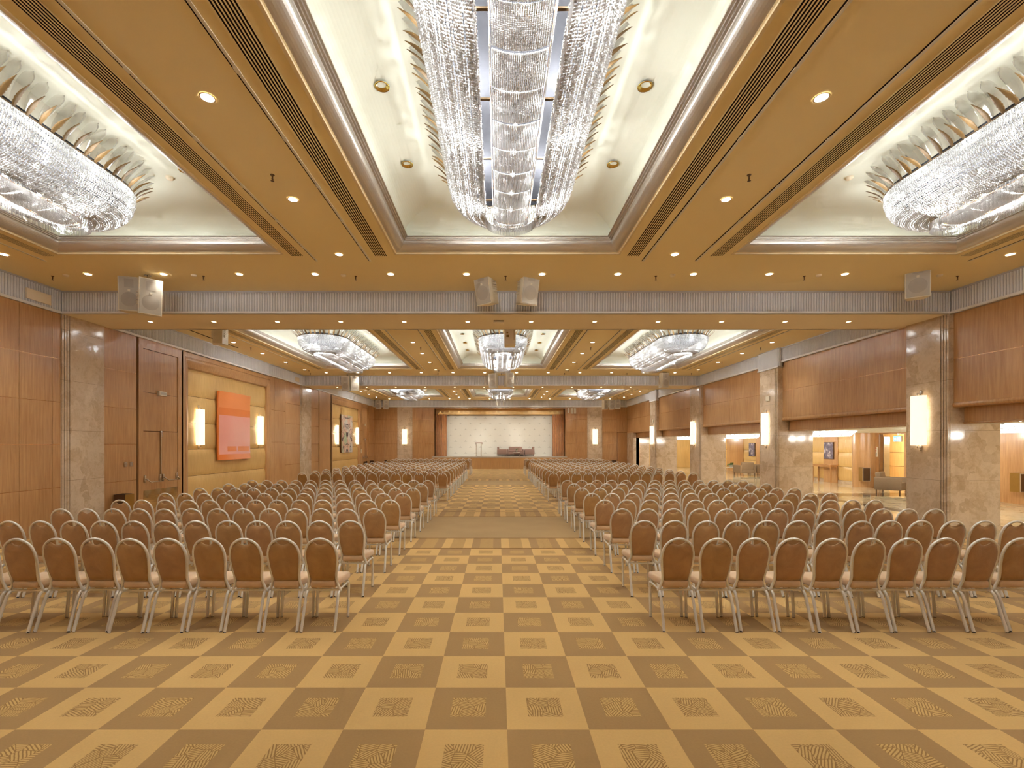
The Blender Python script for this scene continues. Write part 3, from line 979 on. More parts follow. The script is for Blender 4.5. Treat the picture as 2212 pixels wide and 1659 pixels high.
# lectern
lt = thing('lectern', 'thin legged lectern table standing on the stage', 'lectern', (-1.55, 38.35, .97))
MB().box(-.3, .3, -.18, .18, 1.06, 1.13).box(-.29, -.26, -.17, .17, .98, 1.06).box(.26, .29, -.17, .17, .98, 1.06).build('top', 'sofa_mauve', lt)
for s in (-1, 1):
    MB().box(s * .2 - .02, s * .2 + .02, -.02, .02, 0, 1.06).box(s * .2 - .025, s * .2 + .025, -.16, .16, 0, .02).build('leg', 'chrome', lt)

# ------------------------------------------------------------------ lounge seats
def sofa(name, label, cat, w, loc, rz, mat, depth=.78, h=.78, arm_h=.58, group=None, sc=1.0):
    t = thing(name, label, cat, loc, rz, group)
    t.scale = (sc, sc, sc)
    a = .12
    m = MB(); add_rbox(m, 0, 0, .27, w - 2 * a + .02, depth - .04, .2, .02); m.build('base', mat, t)
    n = 1 if w < 1.2 else 2
    for k in range(n):
        m = MB(); cw = (w - 2 * a) / n
        add_rbox(m, -w / 2 + a + cw * (k + .5), -.05, .42, cw - .01, depth - .18, .12, .035); m.build('seat_cushion', mat, t)
    m = MB(); add_rbox(m, 0, 0, 0, w - .3 if n == 2 else w - 2 * a, .16, h - .34, .04, 0, 3, Matrix.Translation((0, depth / 2 - .1, (h + .34) / 2)) @ Matrix.Rotation(R(-8), 4, 'X')); m.build('backrest', mat, t)
    for s in (-1, 1):
        m = MB(); add_rbox(m, s * (w / 2 - a / 2), 0, (arm_h + .17) / 2, a, depth, arm_h - .17, .025); m.build('armrest', mat, t)
        for q in (-1, 1):
            MB().box(s * (w / 2 - .06) - .015, s * (w / 2 - .06) + .015, q * (depth / 2 - .06) - .015, q * (depth / 2 - .06) + .015, 0, .18).build('leg', 'bin_dark' if mat == 'sofa_taupe' else 'sofa_mauve', t)
    return t
SZ = .97
sofa('armchair', 'mauve armchair on the stage turned in from the lectern side', 'armchair', .72, (.33, 38.75, SZ), R(90), 'sofa_mauve', group=None)
sofa('armchair', 'mauve armchair on the stage between the sofa and the lobby-side curtain', 'armchair', .72, (2.58, 38.75, SZ), R(-90), 'sofa_mauve')
sofa('sofa', 'mauve two seat sofa in the middle of the stage', 'sofa', 1.4, (1.45, 38.95, SZ), 0, 'sofa_mauve')
def coffee_table(label, loc, w=.7, d=.5, h=.42):
    t = thing('side_table', label, 'table', loc)
    MB().box(-w / 2, w / 2, -d / 2, d / 2, h - .025, h).build('top', 'white_plastic', t)
    for sx in (-1, 1):
        for sy in (-1, 1):
            MB().box(sx * (w / 2 - .02) - .012, sx * (w / 2 - .02) + .012, sy * (d / 2 - .02) - .012, sy * (d / 2 - .02) + .012, 0, h - .025).build('leg', 'chrome', t)
    return t
coffee_table('small low table with a vase in front of the stage sofa', (1.52, 38.3, SZ), .5, .35, .34)
def plant(label, loc, n, L, pot=.09, ph=.2, seed=1, spread=.8):
    t = thing('potted_plant', label, 'plant', loc)
    MB().lathe([(0, 0), (pot * .7, 0), (pot, ph), (pot * .85, ph), (0, ph - .02)], seg=14).build('pot', 'pot_white', t)
    rnd = random.Random(seed); m = MB()
    for k in range(n):
        a = 2 * PI * k / n + rnd.random(); l = L * (.6 + .5 * rnd.random()); up = .4 + rnd.random() * .8
        w = .018 + .01 * rnd.random(); p0 = Vector((0, 0, ph - .02)); d = Vector((math.cos(a), math.sin(a), 0)); s = Vector((-d.y, d.x, 0))
        pts = [p0 + d * (l * spread * u) + Vector((0, 0, l * up * u - l * .7 * u * u)) for u in (0, .25, .5, .75, 1)]
        ww = [.3, 1, 1.1, .7, .05]
        vs = []
        for p, q in zip(pts, ww): vs += [p - s * w * q, p + s * w * q]
        m.quad_mesh(vs, [(2 * i, 2 * i + 1, 2 * i + 3, 2 * i + 2) for i in range(4)], 0, True)
    m.build('leaves', 'leaf_green', t)
plant('small flower vase on the low stage table', (1.52, 38.3, SZ + .34), 18, .3, .05, .22, 3)
# foyer furniture
sofa('armchair', 'taupe armchair facing the camera in the foyer beyond the first opening', 'armchair', .92, (15.72, 18.95, 0), R(36), 'sofa_taupe', .86, .86, .66)
coffee_table('small low table beside the taupe foyer armchair', (16.0, 17.6, 0), .45, .45, .5)
sofa('armchair', 'taupe armchair seen from behind in the second foyer opening', 'armchair', 1.0, (15.55, 29.9, 0), R(180), 'sofa_taupe', .9, .84, .66)
sofa('armchair', 'taupe armchair seen side-on beside the foyer plant', 'armchair', .95, (14.2, 31.9, 0), R(70), 'sofa_taupe', .9, .84, .62)
sofa('armchair', 'taupe armchair half hidden by the slim marble column in the foyer', 'armchair', 1.0, (16.75, 30.3, 0), R(-90), 'sofa_taupe', .9, .84, .66)
coffee_table('low foyer table carrying the green plant', (15.4, 31.3, 0), .6, .6, .45)
plant('leafy green plant on the foyer table', (15.4, 31.3, .45), 60, .4, .12, .16, 5)
# console table, framed prints, wall items in the foyer
ct = thing('console_table', 'narrow wooden console table against the foyer wall under the framed print', 'table', (FX - .25, 24.75, 0))
MB().box(-.2, .19, -.75, .75, .88, .92).box(-.18, .17, -.7, .7, .8, .88).build('top', 'wood_deep', ct)
for sy in (-1, 1):
    for sx in (-1, 1): MB().box(sx * .15 - .025, sx * .15 + .025, sy * .68 - .025, sy * .68 + .025, 0, .82).build('leg', 'wood_deep', ct)
def picture(name, label, x0, x1, y0, y1, z0, z1, mat, border='bin_dark', axis='x'):
    t = thing(name, label, 'picture', ((x0 + x1) / 2, (y0 + y1) / 2, z0))
    hx, hy = (x1 - x0) / 2, (y1 - y0) / 2
    MB().box(-hx, hx, -hy, hy, 0, z1 - z0).build('frame', border, t)
    MB().box(-hx - .004, -hx, -hy + .02, hy - .02, .02, z1 - z0 - .02).build('print', mat, t)
picture('framed_print', 'framed grey mountain print above the foyer console table', FX - .1, FX - .06, 24.3, 25.02, 1.2, 2.08, 'art_mountain')
picture('framed_print', 'framed dark print on the foyer wall by the slim marble column', FX - .1, FX - .045, 31.75, 32.5, 1.15, 2.05, 'art_mountain')
tag((plain('sign_red', col(200, 60, 50), .6) and MB().box(FX - .08, FX - .06, 21.5, 21.68, 1.4, 1.86, 0).box(FX - .084, FX - .08, 21.56, 21.62, 1.76, 1.83, 1).box(FX - .084, FX - .08, 21.56, 21.62, 1.65, 1.71, 1).box(FX - .084, FX - .08, 21.53, 21.65, 1.46, 1.58, 2).build('wall_sign', ['white_plastic', 'sign_red', 'grille'])),
    'white notice with red marks on the foyer wall beside the doorway', 'sign')
def niche_box(label, loc, rz=0):
    t = thing('wall_bin', label, 'bin', loc, rz)
    MB().box(0, .32, -.16, .16, .0, .62).build('body', 'bin_gold', t)
    MB().box(-.012, .0, -.16, .16, 0, .025).box(-.012, 0, -.16, .16, .595, .62).box(-.012, 0, -.16, -.135, 0, .62).box(-.012, 0, .135, .16, 0, .62).build('rim', 'crown_silver', t)
    MB().box(-.003, .0, -.135, .135, .025, .595).build('opening', 'bin_dark', t)
niche_box('gold open-fronted box on the curved foyer column', (16.66, 21.42, .3), R(80))
niche_box('gold open-fronted box on the foyer wall past the first pier', (17.07, 15.35, .42), R(88))
ex = thing('exit_sign', 'blue illuminated exit sign hanging by the foyer doorway', 'sign', (FX - .15, 20.32, 2.08))
MB().box(-.03, .03, -.2, .2, 0, .26).build('housing', 'white_plastic', ex)
MB().box(-.034, -.03, -.18, .18, .02, .24, 0).box(-.036, -.034, -.15, -.08, .05, .21, 1).box(-.036, -.034, -.05, .0, .07, .19, 1).box(-.036, -.034, .05, .15, .11, .15, 1).box(-.036, -.034, .05, .08, .08, .18, 1).build('lit_face', ['exit_blue', 'exit_white'], ex)
MB().tube([(0, 0, .26), (0, 0, FZ - 2.06)], .008, 6).build('hanger', 'chrome', ex)
tag(MB().box(FX - .06, FX - .03, 28.3, 28.42, 1.42, 1.54).build('wall_thermostat', 'white_plastic'), 'small square control on the pale foyer wall panel', 'control')
# foyer crystal fixtures
for k, y in enumerate((6.5, 13.4, 20.4, 27.4, 35.0)):
    t = thing('foyer_chandelier', 'low glowing crystal ceiling light in the foyer, %s' % ['over the camera end', 'before the first pier', 'beyond the first opening', 'beyond the second opening', 'nearest the stage wall'][k], 'chandelier', (13.9, y, FZ), 0, 'foyer crystal lights')
    m = MB(); hx, hy = .75, 1.1
    # tapered tray of crystal
    top = [(-hx, -hy, -.1), (hx, -hy, -.1), (hx, hy, -.1), (-hx, hy, -.1)]; bot = [(-hx + .18, -hy + .18, -.32), (hx - .18, -hy + .18, -.32), (hx - .18, hy - .18, -.32), (-hx + .18, hy - .18, -.32)]
    m.quad_mesh(top + bot, [(0, 1, 5, 4), (1, 2, 6, 5), (2, 3, 7, 6), (3, 0, 4, 7), (4, 5, 6, 7)], 0)
    m.build('crystal_shade', 'foyer_crystal', t)
    MB().box(-hx, hx, -hy, hy, -.1, -.07).box(-.05, .05, -.05, .05, -.1, 0).build('frame', 'chrome', t)
    for q in (-.8, 0, .8): add_light('POINT', 'foyer_light', (0, q, -.37), 25, WARM, .04, t)
for y in (3.0, 10.0, 17.0, 24.0, 31.0, 37.5):
    add_light('POINT', 'foyer_point_light', (15.6, y, 2.3), 22, WARM, .1)  # bare point lights along the foyer, without fittings
add_light('POINT', 'side_room_fill', (FX + 2.3, 23.0, 2.2), 110, WARM, .2)  # unseen point light added to brighten the room past the doorway

# ------------------------------------------------------------------ chandeliers
HL = 1.74       # half length of the straight part
def stadium(hw, n, hl=HL, phase=0.0):
    """n points round a stadium: (x, y, outward angle)"""
    per = 4 * hl + 2 * PI * hw
    out = []
    for i in range(n):
        d = (i + phase) / n * per
        if d < 2 * hl: out.append((hw, -hl + d, 0.0)); continue
        d -= 2 * hl
        if d < PI * hw:
            a = d / hw; out.append((hw * math.cos(a), hl + hw * math.sin(a), a)); continue
        d -= PI * hw
        if d < 2 * hl: out.append((-hw, hl - d, PI)); continue
        d -= 2 * hl
        a = PI + d / hw; out.append((hw * math.cos(a), -hl + hw * math.sin(a), a))
    return out

def beads_mesh(name, pos, r, squash=1.0):
    pos = np.asarray(pos, dtype=np.float32)
    bm = bmesh.new(); bmesh.ops.create_icosphere(bm, subdivisions=1, radius=1.0)
    bv = np.array([tuple(v.co) for v in bm.verts], dtype=np.float32); bf = np.array([[v.index for v in f.verts] for f in bm.faces], dtype=np.int32); bm.free()
    rr = np.asarray(r, dtype=np.float32)
    if rr.ndim == 0: rr = np.full(len(pos), float(rr), dtype=np.float32)
    V = (pos[:, None, :] + bv[None] * rr[:, None, None] * np.array([1, 1, squash], dtype=np.float32)).reshape(-1, 3)
    Fa = (bf[None] + (np.arange(len(pos)) * len(bv))[:, None, None]).reshape(-1, 3)
    me = bpy.data.meshes.new(name)
    me.vertices.add(len(V)); me.vertices.foreach_set('co', V.ravel())
    me.loops.add(Fa.size); me.loops.foreach_set('vertex_index', Fa.ravel().astype(np.int32))
    me.polygons.add(len(Fa)); me.polygons.foreach_set('loop_start', np.arange(0, Fa.size, 3, dtype=np.int32))
    me.polygons.foreach_set('use_smooth', np.zeros(len(Fa), dtype=bool))
    me.update(calc_edges=True); me.validate()
    me.materials.append(M['crystal_bead'])
    return me

ZR = -.39       # rim height relative to the tray ceiling (6.02)
def ring_prof(t):
    """(half width, z) of the bead basket from rim (t=0) to its inner lower edge (t=1)"""
    K = [(.835, ZR), (.835, ZR - .12), (.80, ZR - .24), (.72, ZR - .36), (.60, ZR - .44), (.46, ZR - .49), (.34, ZR - .51)]
    f = t * (len(K) - 1); i = min(int(f), len(K) - 2); u = f - i
    return K[i][0] * (1 - u) + K[i + 1][0] * u, K[i][1] * (1 - u) + K[i + 1][1] * u

def bead_basket():
    rnd = random.Random(2); pos, rad = [], []
    n = 400
    for (x, y, a) in stadium(.835, n):
        cx_, cy_ = math.cos(a), math.sin(a)
        for k in range(37):
            t = k / 36
            hw, z = ring_prof(t)
            hw += .006 * math.sin(k * 1.3)
            x2 = x + (hw - .835) * cx_; y2 = y + (hw - .835) * cy_
            pos.append((x2 + rnd.uniform(-.004, .004), y2 + rnd.uniform(-.004, .004), z + rnd.uniform(-.003, .003)))
            rad.append(.0138 * (1.0 - .35 * t * abs(cy_)))
    return beads_mesh('bead_basket', pos, rad, 1.0)

def bead_trough():
    rnd = random.Random(3); pos = []
    hw = .225; y = -HL - hw
    while y < HL + hw:
        for k in range(-13, 14):
            x = k * .0168
            ly = max(0, abs(y) - HL)
            if ly > 0 and x * x + ly * ly > hw * hw: continue
            sag = .05 * (1 - (x / hw) ** 2) + .008 * math.sin(y * 2 * PI / .42)
            if abs(((y * 1.0) / .42) % 1.0 - .5) < .03: continue
            pos.append((x, y + rnd.uniform(-.002, .002), ZR - .50 - sag))
        y += .0165
    return beads_mesh('bead_trough', pos, .0094)

def fringe(hw, z0, z1, n, r=.0045):
    m = MB()
    for (x, y, a) in stadium(hw, n):
        q = [(x + r * math.cos(b), y + r * math.sin(b)) for b in (0, PI / 2, PI, 3 * PI / 2)]
        vs = [(p[0], p[1], z1) for p in q] + [(p[0], p[1], z0) for p in q]
        m.quad_mesh(vs, [(k, (k + 1) % 4, 4 + (k + 1) % 4, 4 + k) for k in range(4)] + [(4, 5, 6, 7)], 0)
    return m

def leaf_mesh(name, L, W, mat, lean, curl, tipround, upk=.8):
    """leaf in local coords: grows up (+z) and out (+x), width along y"""
    m = MB(); n = 14; rows = []
    for i in range(n + 1):
        t = i / n
        if tipround: w = W * (0.45 + .55 * math.sin(min(1, t * 1.1) * PI * .62)) * (1 if t < .8 else math.sqrt(max(0, 1 - ((t - .8) / .2) ** 2)))
        else: w = W * math.sin(PI * (0.14 + .86 * t) ** .9) * (1 + .12 * math.sin(t * 40))
        out = L * (lean * t + curl * t * t); up = L * (upk * t - .06 * t * t)
        rows.append((out, up, max(w, .001)))
    vs = []
    for (o_, u_, w) in rows:
        vs += [(o_ - .006, -w / 2, u_), (o_ + .004, -w / 4, u_), (o_ - .003, 0, u_), (o_ + .004, w / 4, u_), (o_ - .006, w / 2, u_)]
    fs = []
    for i in range(n):
        for k in range(4): fs.append((i * 5 + k, i * 5 + k + 1, (i + 1) * 5 + k + 1, (i + 1) * 5 + k))
    m.quad_mesh(vs, fs, 0, True)
    # back skin gives the leaf its thickness
    vb = [(p[0] - .004, p[1], p[2]) for p in vs]
    m.quad_mesh(vb, [f[::-1] for f in fs], 0, True)
    return m

ME_BASKET, ME_TROUGH = bead_basket(), bead_trough()
ME_FR1 = fringe(.345, ZR - .62, ZR - .50, 560).mesh('fringe', ['glass_rod'])
ME_FR2 = fringe(.24, ZR - .575, ZR - .49, 520, .004).mesh('fringe', ['glass_rod'])
def stadium_plate(hw, z0, z1, mi=0, mb=None):
    mb = mb or MB()
    pts = [(x, y) for x, y, a in stadium(hw, 72)]
    return mb.prism(pts, 'z', z0, z1, mi)
ME_PLATE = stadium_plate(.82, ZR + .02, ZR + .05, 0, stadium_plate(.70, ZR + .05, 0.0, 1)).mesh('canopy', ['canopy_plate', 'white_paint'])
rimp = [(x, y, ZR) for x, y, a in stadium(.845, 96)]
ME_RIM = MB().tube(rimp, .009, 6, closed=True).mesh('rim', ['bronze_dark'])
ring2 = MB().tube([(x, y, ZR - .505) for x, y, a in stadium(.345, 80)], .006, 5, closed=True)
ring2.tube([(x, y, ZR - .5) for x, y, a in stadium(.24, 80)], .007, 5, closed=True)
ME_RING2 = ring2.mesh('inner_rim', ['brass_strip'])
ME_BAR = MB().box(-.34, -.235, -.012, .012, ZR - .49, ZR - .475).box(.235, .34, -.012, .012, ZR - .49, ZR - .475).mesh('crossbar', ['bronze_dark'])
ME_BULB = MB().lathe([(0, -.034), (.016, -.026), (.024, -.006), (.02, .014), (.008, .032), (0, .038)], seg=8).mesh('bulb', ['bulb_glow'])
ML = leaf_mesh('bronze_leaf', .29, .058, 'bronze', .42, .3, False, .76)
ME_LEAF = ML.mesh('bronze_leaf', ['bronze'])
MG = leaf_mesh('glass_leaf', .43, .12, 'glass_leaf', .34, .3, True, .86)
ME_GLASS = MG.mesh('glass_leaf', ['glass_leaf'])

def leaf_spots():
    rnd = random.Random(11); br, gl = [], []
    for (x, y, a) in stadium(.85, 84):
        br.append((x, y, ZR, a + rnd.uniform(-.15, .15), rnd.uniform(-.25, .25)))
    for (x, y, a) in stadium(.80, 78, phase=.5):
        gl.append((x, y, ZR + .02, a + rnd.uniform(-.1, .1), rnd.uniform(-.08, .08)))
    return br, gl
BR, GL = leaf_spots()

def chandelier(x, y, label, detail, group):
    t = thing('crystal_chandelier', label, 'chandelier', (x, y, TRAY_Z), 0, group)
    obj('canopy', ME_PLATE, t); obj('rim', ME_RIM, t); obj('inner_rim', ME_RING2, t)
    for me, nm in ((ME_BASKET, 'bead_basket'), (ME_TROUGH, 'bead_trough')):
        o = obj(nm, me, t); o['kind'] = 'stuff'
    for me in (ME_FR1, ME_FR2):
        o = obj('rod_fringe', me, t); o['kind'] = 'stuff'
    for yy in (-1.35, -.45, .45, 1.35): obj('crossbar', ME_BAR, t, (0, yy, 0))
    bulbs = []
    for k in range(9):
        yy = -1.7 + k * .425
        bulbs += [(0, yy, ZR - .43), (-.19, yy, ZR - .44), (.19, yy, ZR - .44)]
        if k % 2 == 0: bulbs += [(-.56, yy + .1, ZR - .33), (.56, yy, ZR - .33)]
        else: bulbs += [(-.43, yy, ZR - .40), (.43, yy + .1, ZR - .40), (-.74, yy, ZR - .2), (.74, yy, ZR - .2)]
    for p in bulbs: obj('bulb', ME_BULB, t, p)
    if detail:
        for (a, b, z, r, roll) in BR:
            o = obj('bronze_leaf', ME_LEAF, t, (a, b, z)); o.rotation_euler = Euler((roll, 0, r))
        for (a, b, z, r, roll) in GL:
            o = obj('glass_leaf', ME_GLASS, t, (a, b, z)); o.rotation_euler = Euler((roll, 0, r))
    else:
        obj('bronze_leaves', ME_LEAVES, t)['kind'] = 'stuff'; obj('glass_leaves', ME_GLASSES, t)['kind'] = 'stuff'
    # light of the bulbs
    for k, (a, b, ang) in enumerate(stadium(1.03, 20 if detail else 6, phase=.5)):
        add_light('POINT', 'bulb_light', (a, b, ZR + .0), L_RIM * (1 if detail else 3.3), WHITE, .06, t)
    for sx in (-.45, .45):
        for sy in ((-1.4, 0, 1.4) if detail else (0,)):
            add_light('POINT', 'bulb_light', (sx, sy, ZR - .31), L_IN * (1 if detail else 3), WHITE, .06, t)
    return t

def merged(src, spots, name, mat):
    m = MB()
    for (a, b, z, r, roll) in spots:
        mt = Matrix.Translation((a, b, z)) @ Euler((roll, 0, r)).to_matrix().to_4x4()
        m.quad_mesh([mt @ Vector(v) for v in src.v], src.f, 0, True)
    return m.mesh(name, [mat])
ME_LEAVES = merged(ML, BR, 'bronze_leaves', 'bronze'); ME_GLASSES = merged(MG, GL, 'glass_leaves', 'glass_leaf')
CHY = 4.78
for bi, b in enumerate(BAYS):
    for k, x in enumerate(TX):
        lab = 'long crystal bead chandelier with bronze leaves, %s tray, %s' % (['artwork-side', 'centre', 'lobby-side'][k], BN[bi])
        chandelier(x, CHY + b, lab, bi < 2, 'crystal chandeliers in the ceiling trays')

# ------------------------------------------------------------------ recessed lights
def dl_mesh(r, mat, ring='cream'):
    m = MB().lathe([(r * 1.25, -.004), (r * 1.22, -.009), (r, -.006)], seg=20, mi=0)
    m.quad_mesh([(r * math.cos(2 * PI * k / 20), r * math.sin(2 * PI * k / 20), -.005) for k in range(20)], [tuple(range(20))], 1)
    return m.mesh('downlight', [ring, mat])
ME_DL = dl_mesh(.062, 'lamp_white'); ME_DS = dl_mesh(.05, 'lamp_amber', 'ceiling_paint')
def downlight(x, y, z, me, label, power, group, size=100):
    o = obj('downlight', me, None, (x, y, z)); tag(o, label, 'ceiling light', group)
    if power > 0:
        add_light('SPOT', 'downlight_beam', (0, 0, -.03), power, WARM, .05, o, spot_size=R(size), spot_blend=.9)
ROWX = [-8.46 + 1.562 * k for k in range(12)]
STR = [-9.13, -2.935, 3.27, 9.47]
SNAME = ['by the artwork wall', 'between centre and artwork-side trays', 'between centre and lobby-side trays', 'by the lobby wall']
BS = ['nearest bay', 'middle bay', 'stage bay']
BS = ['camera bay', 'middle bay', 'stage bay']
for bi, b in enumerate(BAYS):
    ry = [9.78, 23.35, 36.9][bi]
    for k, x in enumerate(ROWX):
        downlight(x, ry, ZC, ME_DL, 'round white downlight, cross row of the %s, %s from artwork wall' % (BS[bi], ORD[k]), L_DOWN, 'downlights in the flat ceiling')
    for si, x in enumerate(STR):
        for k, y in enumerate([2.8, 4.79, 6.79, 8.76]):
            if bi > 0: y += [0, 13.58, 13.6, 13.62][min(k, 3)] if bi == 1 else 27.0
            if bi == 1 and k == 0: y = 16.37 - 2.0 + 2.0 * 0 + 2.0
            if bi == 1: y = 16.37 + 2.01 * k
            if bi == 2: y = 29.6 + 2.0 * k
            downlight(x, y, ZC, ME_DL, 'round white downlight %s, %s, %s from camera' % (SNAME[si], BS[bi], ORD[k]), L_DOWN, 'downlights in the flat ceiling')
for bi, (y0, y1) in enumerate(BEAMS):
    for k in range(12):
        downlight(-8.46 + 1.545 * k, (y0 + y1) / 2 - .05, ZB, ME_DS, 'small amber downlight under the %s beam, %s from artwork wall' % (['nearer', 'farther'][bi], ORD[k]), L_SOFF, 'amber lights under the beams', 120)
# unlit gold downlights inside the trays
ME_GD = MB().lathe([(.085, -.004), (.082, -.012), (.07, -.008), (.045, .02), (.02, .03), (0, .03)], seg=18).mesh('downlight', ['gold_reflector'])
def gold(x, y, label):
    o = obj('tray_downlight', ME_GD, None, (x, y, TRAY_Z - .022)); tag(o, label, 'ceiling light', 'gold reflector downlights in the trays')
for bi, b in enumerate(BAYS[:2]):
    for k, x in enumerate(TX):
        for sx in (-1, 1):
            for q, y in enumerate((3.82, 5.3, 6.78)):
                if k != 1 and q < 2: continue
                dx = 1.47
                gold(x + sx * dx, y + b + (.15 if k != 1 else 0), 'gold reflector downlight in the %s tray, %s, %s side, %s from camera' % (['artwork-side', 'centre', 'lobby-side'][k], BS[bi], ['artwork', 'lobby'][(sx + 1) // 2], ORD[q]))

# sprinklers and detectors
def sprinkler_mesh():
    m = MB().lathe([(.0, 0), (.028, 0), (.026, -.008), (.012, -.012), (.009, -.05), (.016, -.056), (.006, -.06), (.006, -.075), (.022, -.078), (.022, -.082), (0, -.083)], seg=12)
    return m.mesh('sprinkler', ['sprinkler_metal'])
ME_SP = sprinkler_mesh()
SPX = [-9.3, -6.15, -2.97, .16, 3.3, 6.4, 9.6]
def sprinkler(x, y, z, label):
    tag(obj('sprinkler', ME_SP, None, (x, y, z)), label, 'sprinkler', 'ceiling sprinklers')
for bi in range(2):
    for k, x in enumerate(SPX):
        sprinkler(x, [9.9, 23.5][bi], ZC, 'small brown sprinkler, cross row of the %s, %s from artwork wall' % (BS[bi], ORD[k]))
for bi, b in enumerate(BAYS):
    for si, x in enumerate(STR):
        for k in range(3 if bi else 1):
            y = [6.17][0] if bi == 0 else ([17.3, 20.3, 22.6][k] if bi == 1 else [30.2, 32.6, 35.0][k])
            sprinkler(x + (.0 if bi == 0 else .12), y + .0, ZC, 'small brown sprinkler %s, %s, %s from camera' % (SNAME[si], BS[bi], ORD[k]))
ME_DT = MB().lathe([(.055, 0), (.055, -.02), (.04, -.035), (0, -.038)], seg=16).mesh('detector', ['soffit_paint'])
for k, x in enumerate((-8.95, -6.3, -3.2, 3.62, 6.65, 9.15)):
    tag(obj('smoke_detector', ME_DT, None, (x, 9.82, ZC)), 'flat round smoke detector in the cross row of the camera bay, %s from artwork wall' % ORD[k], 'detector', 'ceiling smoke detectors')
for k, (x, y) in enumerate(((-4.95, 7.15), (5.3, 7.15))):
    tag(obj('smoke_detector', ME_DT, None, (x, y, TRAY_Z)), 'smoke detector in the %s tray over the camera' % ['artwork-side', 'lobby-side'][k], 'detector', 'ceiling smoke detectors')

# ------------------------------------------------------------------ wall sconces
def sconce_proto():
    t = thing('wall_sconce', '', 'wall lamp', (0, 0, 0))
    # local: wall at x=0, sticks out +x, width along y, height z from 0 to 1.2
    m = MB(); w, d, H = .2, .15, 1.2
    pts = []
    for k in range(13):
        a = PI * k / 12 - PI / 2
        pts.append((.05 + (d - .03) * math.cos(a) ** .8 if abs(math.cos(a)) > 1e-6 else .05, w * math.sin(a)))
    vs, fs = [], []
    for (x, y) in pts: vs += [(x, y, 0), (x, y, H)]
    for k in range(12): fs.append((2 * k, 2 * k + 2, 2 * k + 3, 2 * k + 1))
    m.quad_mesh(vs, fs, 0, True)
    m.quad_mesh([(x - .008, y * .96, z) for (x, y, z) in vs], [f[::-1] for f in fs], 0, True)
    m.build('shade', 'alabaster_glow', t)
    MB().tube([(.06, 0, .08), (.06, 0, H - .08)], .018, 8).build('lamp_tube', 'tube_glow', t)
    for z, s in ((H, 1), (0, -1)):
        b = MB(); add_rbox(b, .012, 0, z + s * .07, .024, .06, .13, .008)
        b.tube([(.02, 0, z + s * .06), (.1, 0, z + s * .06), (.1, 0, z + s * .01), (.06, 0, z - s * .03)], .012, 8)
        b.tube([(.1, 0, z + s * .012), (.14, -.13, z + s * .012)], .005, 6)
        b.build('bracket', 'chrome', t)
    return t
SP = sconce_proto()
SCON = [(XL + .0, 16.0, 0, 'glowing wall sconce beside the orange panel, nearer the double door'), (XL, 20.05, 0, 'glowing wall sconce beside the orange panel, nearer the farther beam'),
        (XL, 29.6, 0, 'glowing wall sconce beside the tapestry, nearer the camera'), (XL, 33.9, 0, 'glowing wall sconce beside the tapestry, nearer the stage'),
        (10.29, 11.52, PI, 'glowing wall sconce on the lobby-side column under the nearer beam'), (10.26, 18.1, PI, 'glowing wall sconce on the slim lobby column of the middle bay'),
        (10.29, 24.9, PI, 'glowing wall sconce on the lobby-side column under the farther beam'), (10.26, 31.45, PI, 'glowing wall sconce on the slim lobby column of the stage bay'),
        (-7.49, YE - .12, -PI / 2, 'glowing wall sconce on the stage column, artwork side'), (7.8, YE - .12, -PI / 2, 'glowing wall sconce on the stage column, lobby side')]
for k, (x, y, r, lab) in enumerate(SCON):
    o = SP if k == 0 else copy_tree(SP)
    xx = x - (.115 if (k < 4) else 0)
    o.location = (xx, y, 1.96); o.rotation_euler = (0, 0, r); o['label'] = lab; o['group'] = 'alabaster wall sconces'

# ------------------------------------------------------------------ artworks on the long wall
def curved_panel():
    t = thing('orange_artwork', 'large glossy orange art panel with a pink field between two wall sconces', 'artwork', (XL - .06, 18.05, 1.41))
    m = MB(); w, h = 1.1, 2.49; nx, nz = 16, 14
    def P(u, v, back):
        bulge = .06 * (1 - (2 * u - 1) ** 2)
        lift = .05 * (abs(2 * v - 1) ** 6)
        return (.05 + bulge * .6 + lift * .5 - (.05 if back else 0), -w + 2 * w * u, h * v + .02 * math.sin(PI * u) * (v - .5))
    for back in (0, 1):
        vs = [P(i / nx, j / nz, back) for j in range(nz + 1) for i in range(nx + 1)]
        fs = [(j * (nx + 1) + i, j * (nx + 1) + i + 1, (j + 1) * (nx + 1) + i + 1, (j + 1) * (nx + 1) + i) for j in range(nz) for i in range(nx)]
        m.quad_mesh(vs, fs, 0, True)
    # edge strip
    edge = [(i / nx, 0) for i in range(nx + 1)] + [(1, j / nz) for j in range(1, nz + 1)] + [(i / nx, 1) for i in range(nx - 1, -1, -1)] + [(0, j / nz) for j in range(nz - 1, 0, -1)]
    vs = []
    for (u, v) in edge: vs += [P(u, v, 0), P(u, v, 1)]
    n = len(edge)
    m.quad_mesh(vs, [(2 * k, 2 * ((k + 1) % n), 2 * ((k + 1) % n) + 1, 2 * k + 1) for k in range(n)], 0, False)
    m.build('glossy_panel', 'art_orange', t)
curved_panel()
t = thing('art_tapestry', 'tall pastel tapestry with dark mirrored line pattern in the farther niche', 'artwork', (XL - .09, 31.5, 1.42))
MB().box(0, .07, -1.15, 1.15, 0, 2.46).build('stretcher', 'gap', t)
MB().box(.07, .076, -1.15, 1.15, 0, 2.46).build('canvas', 'art_tapestry', t)

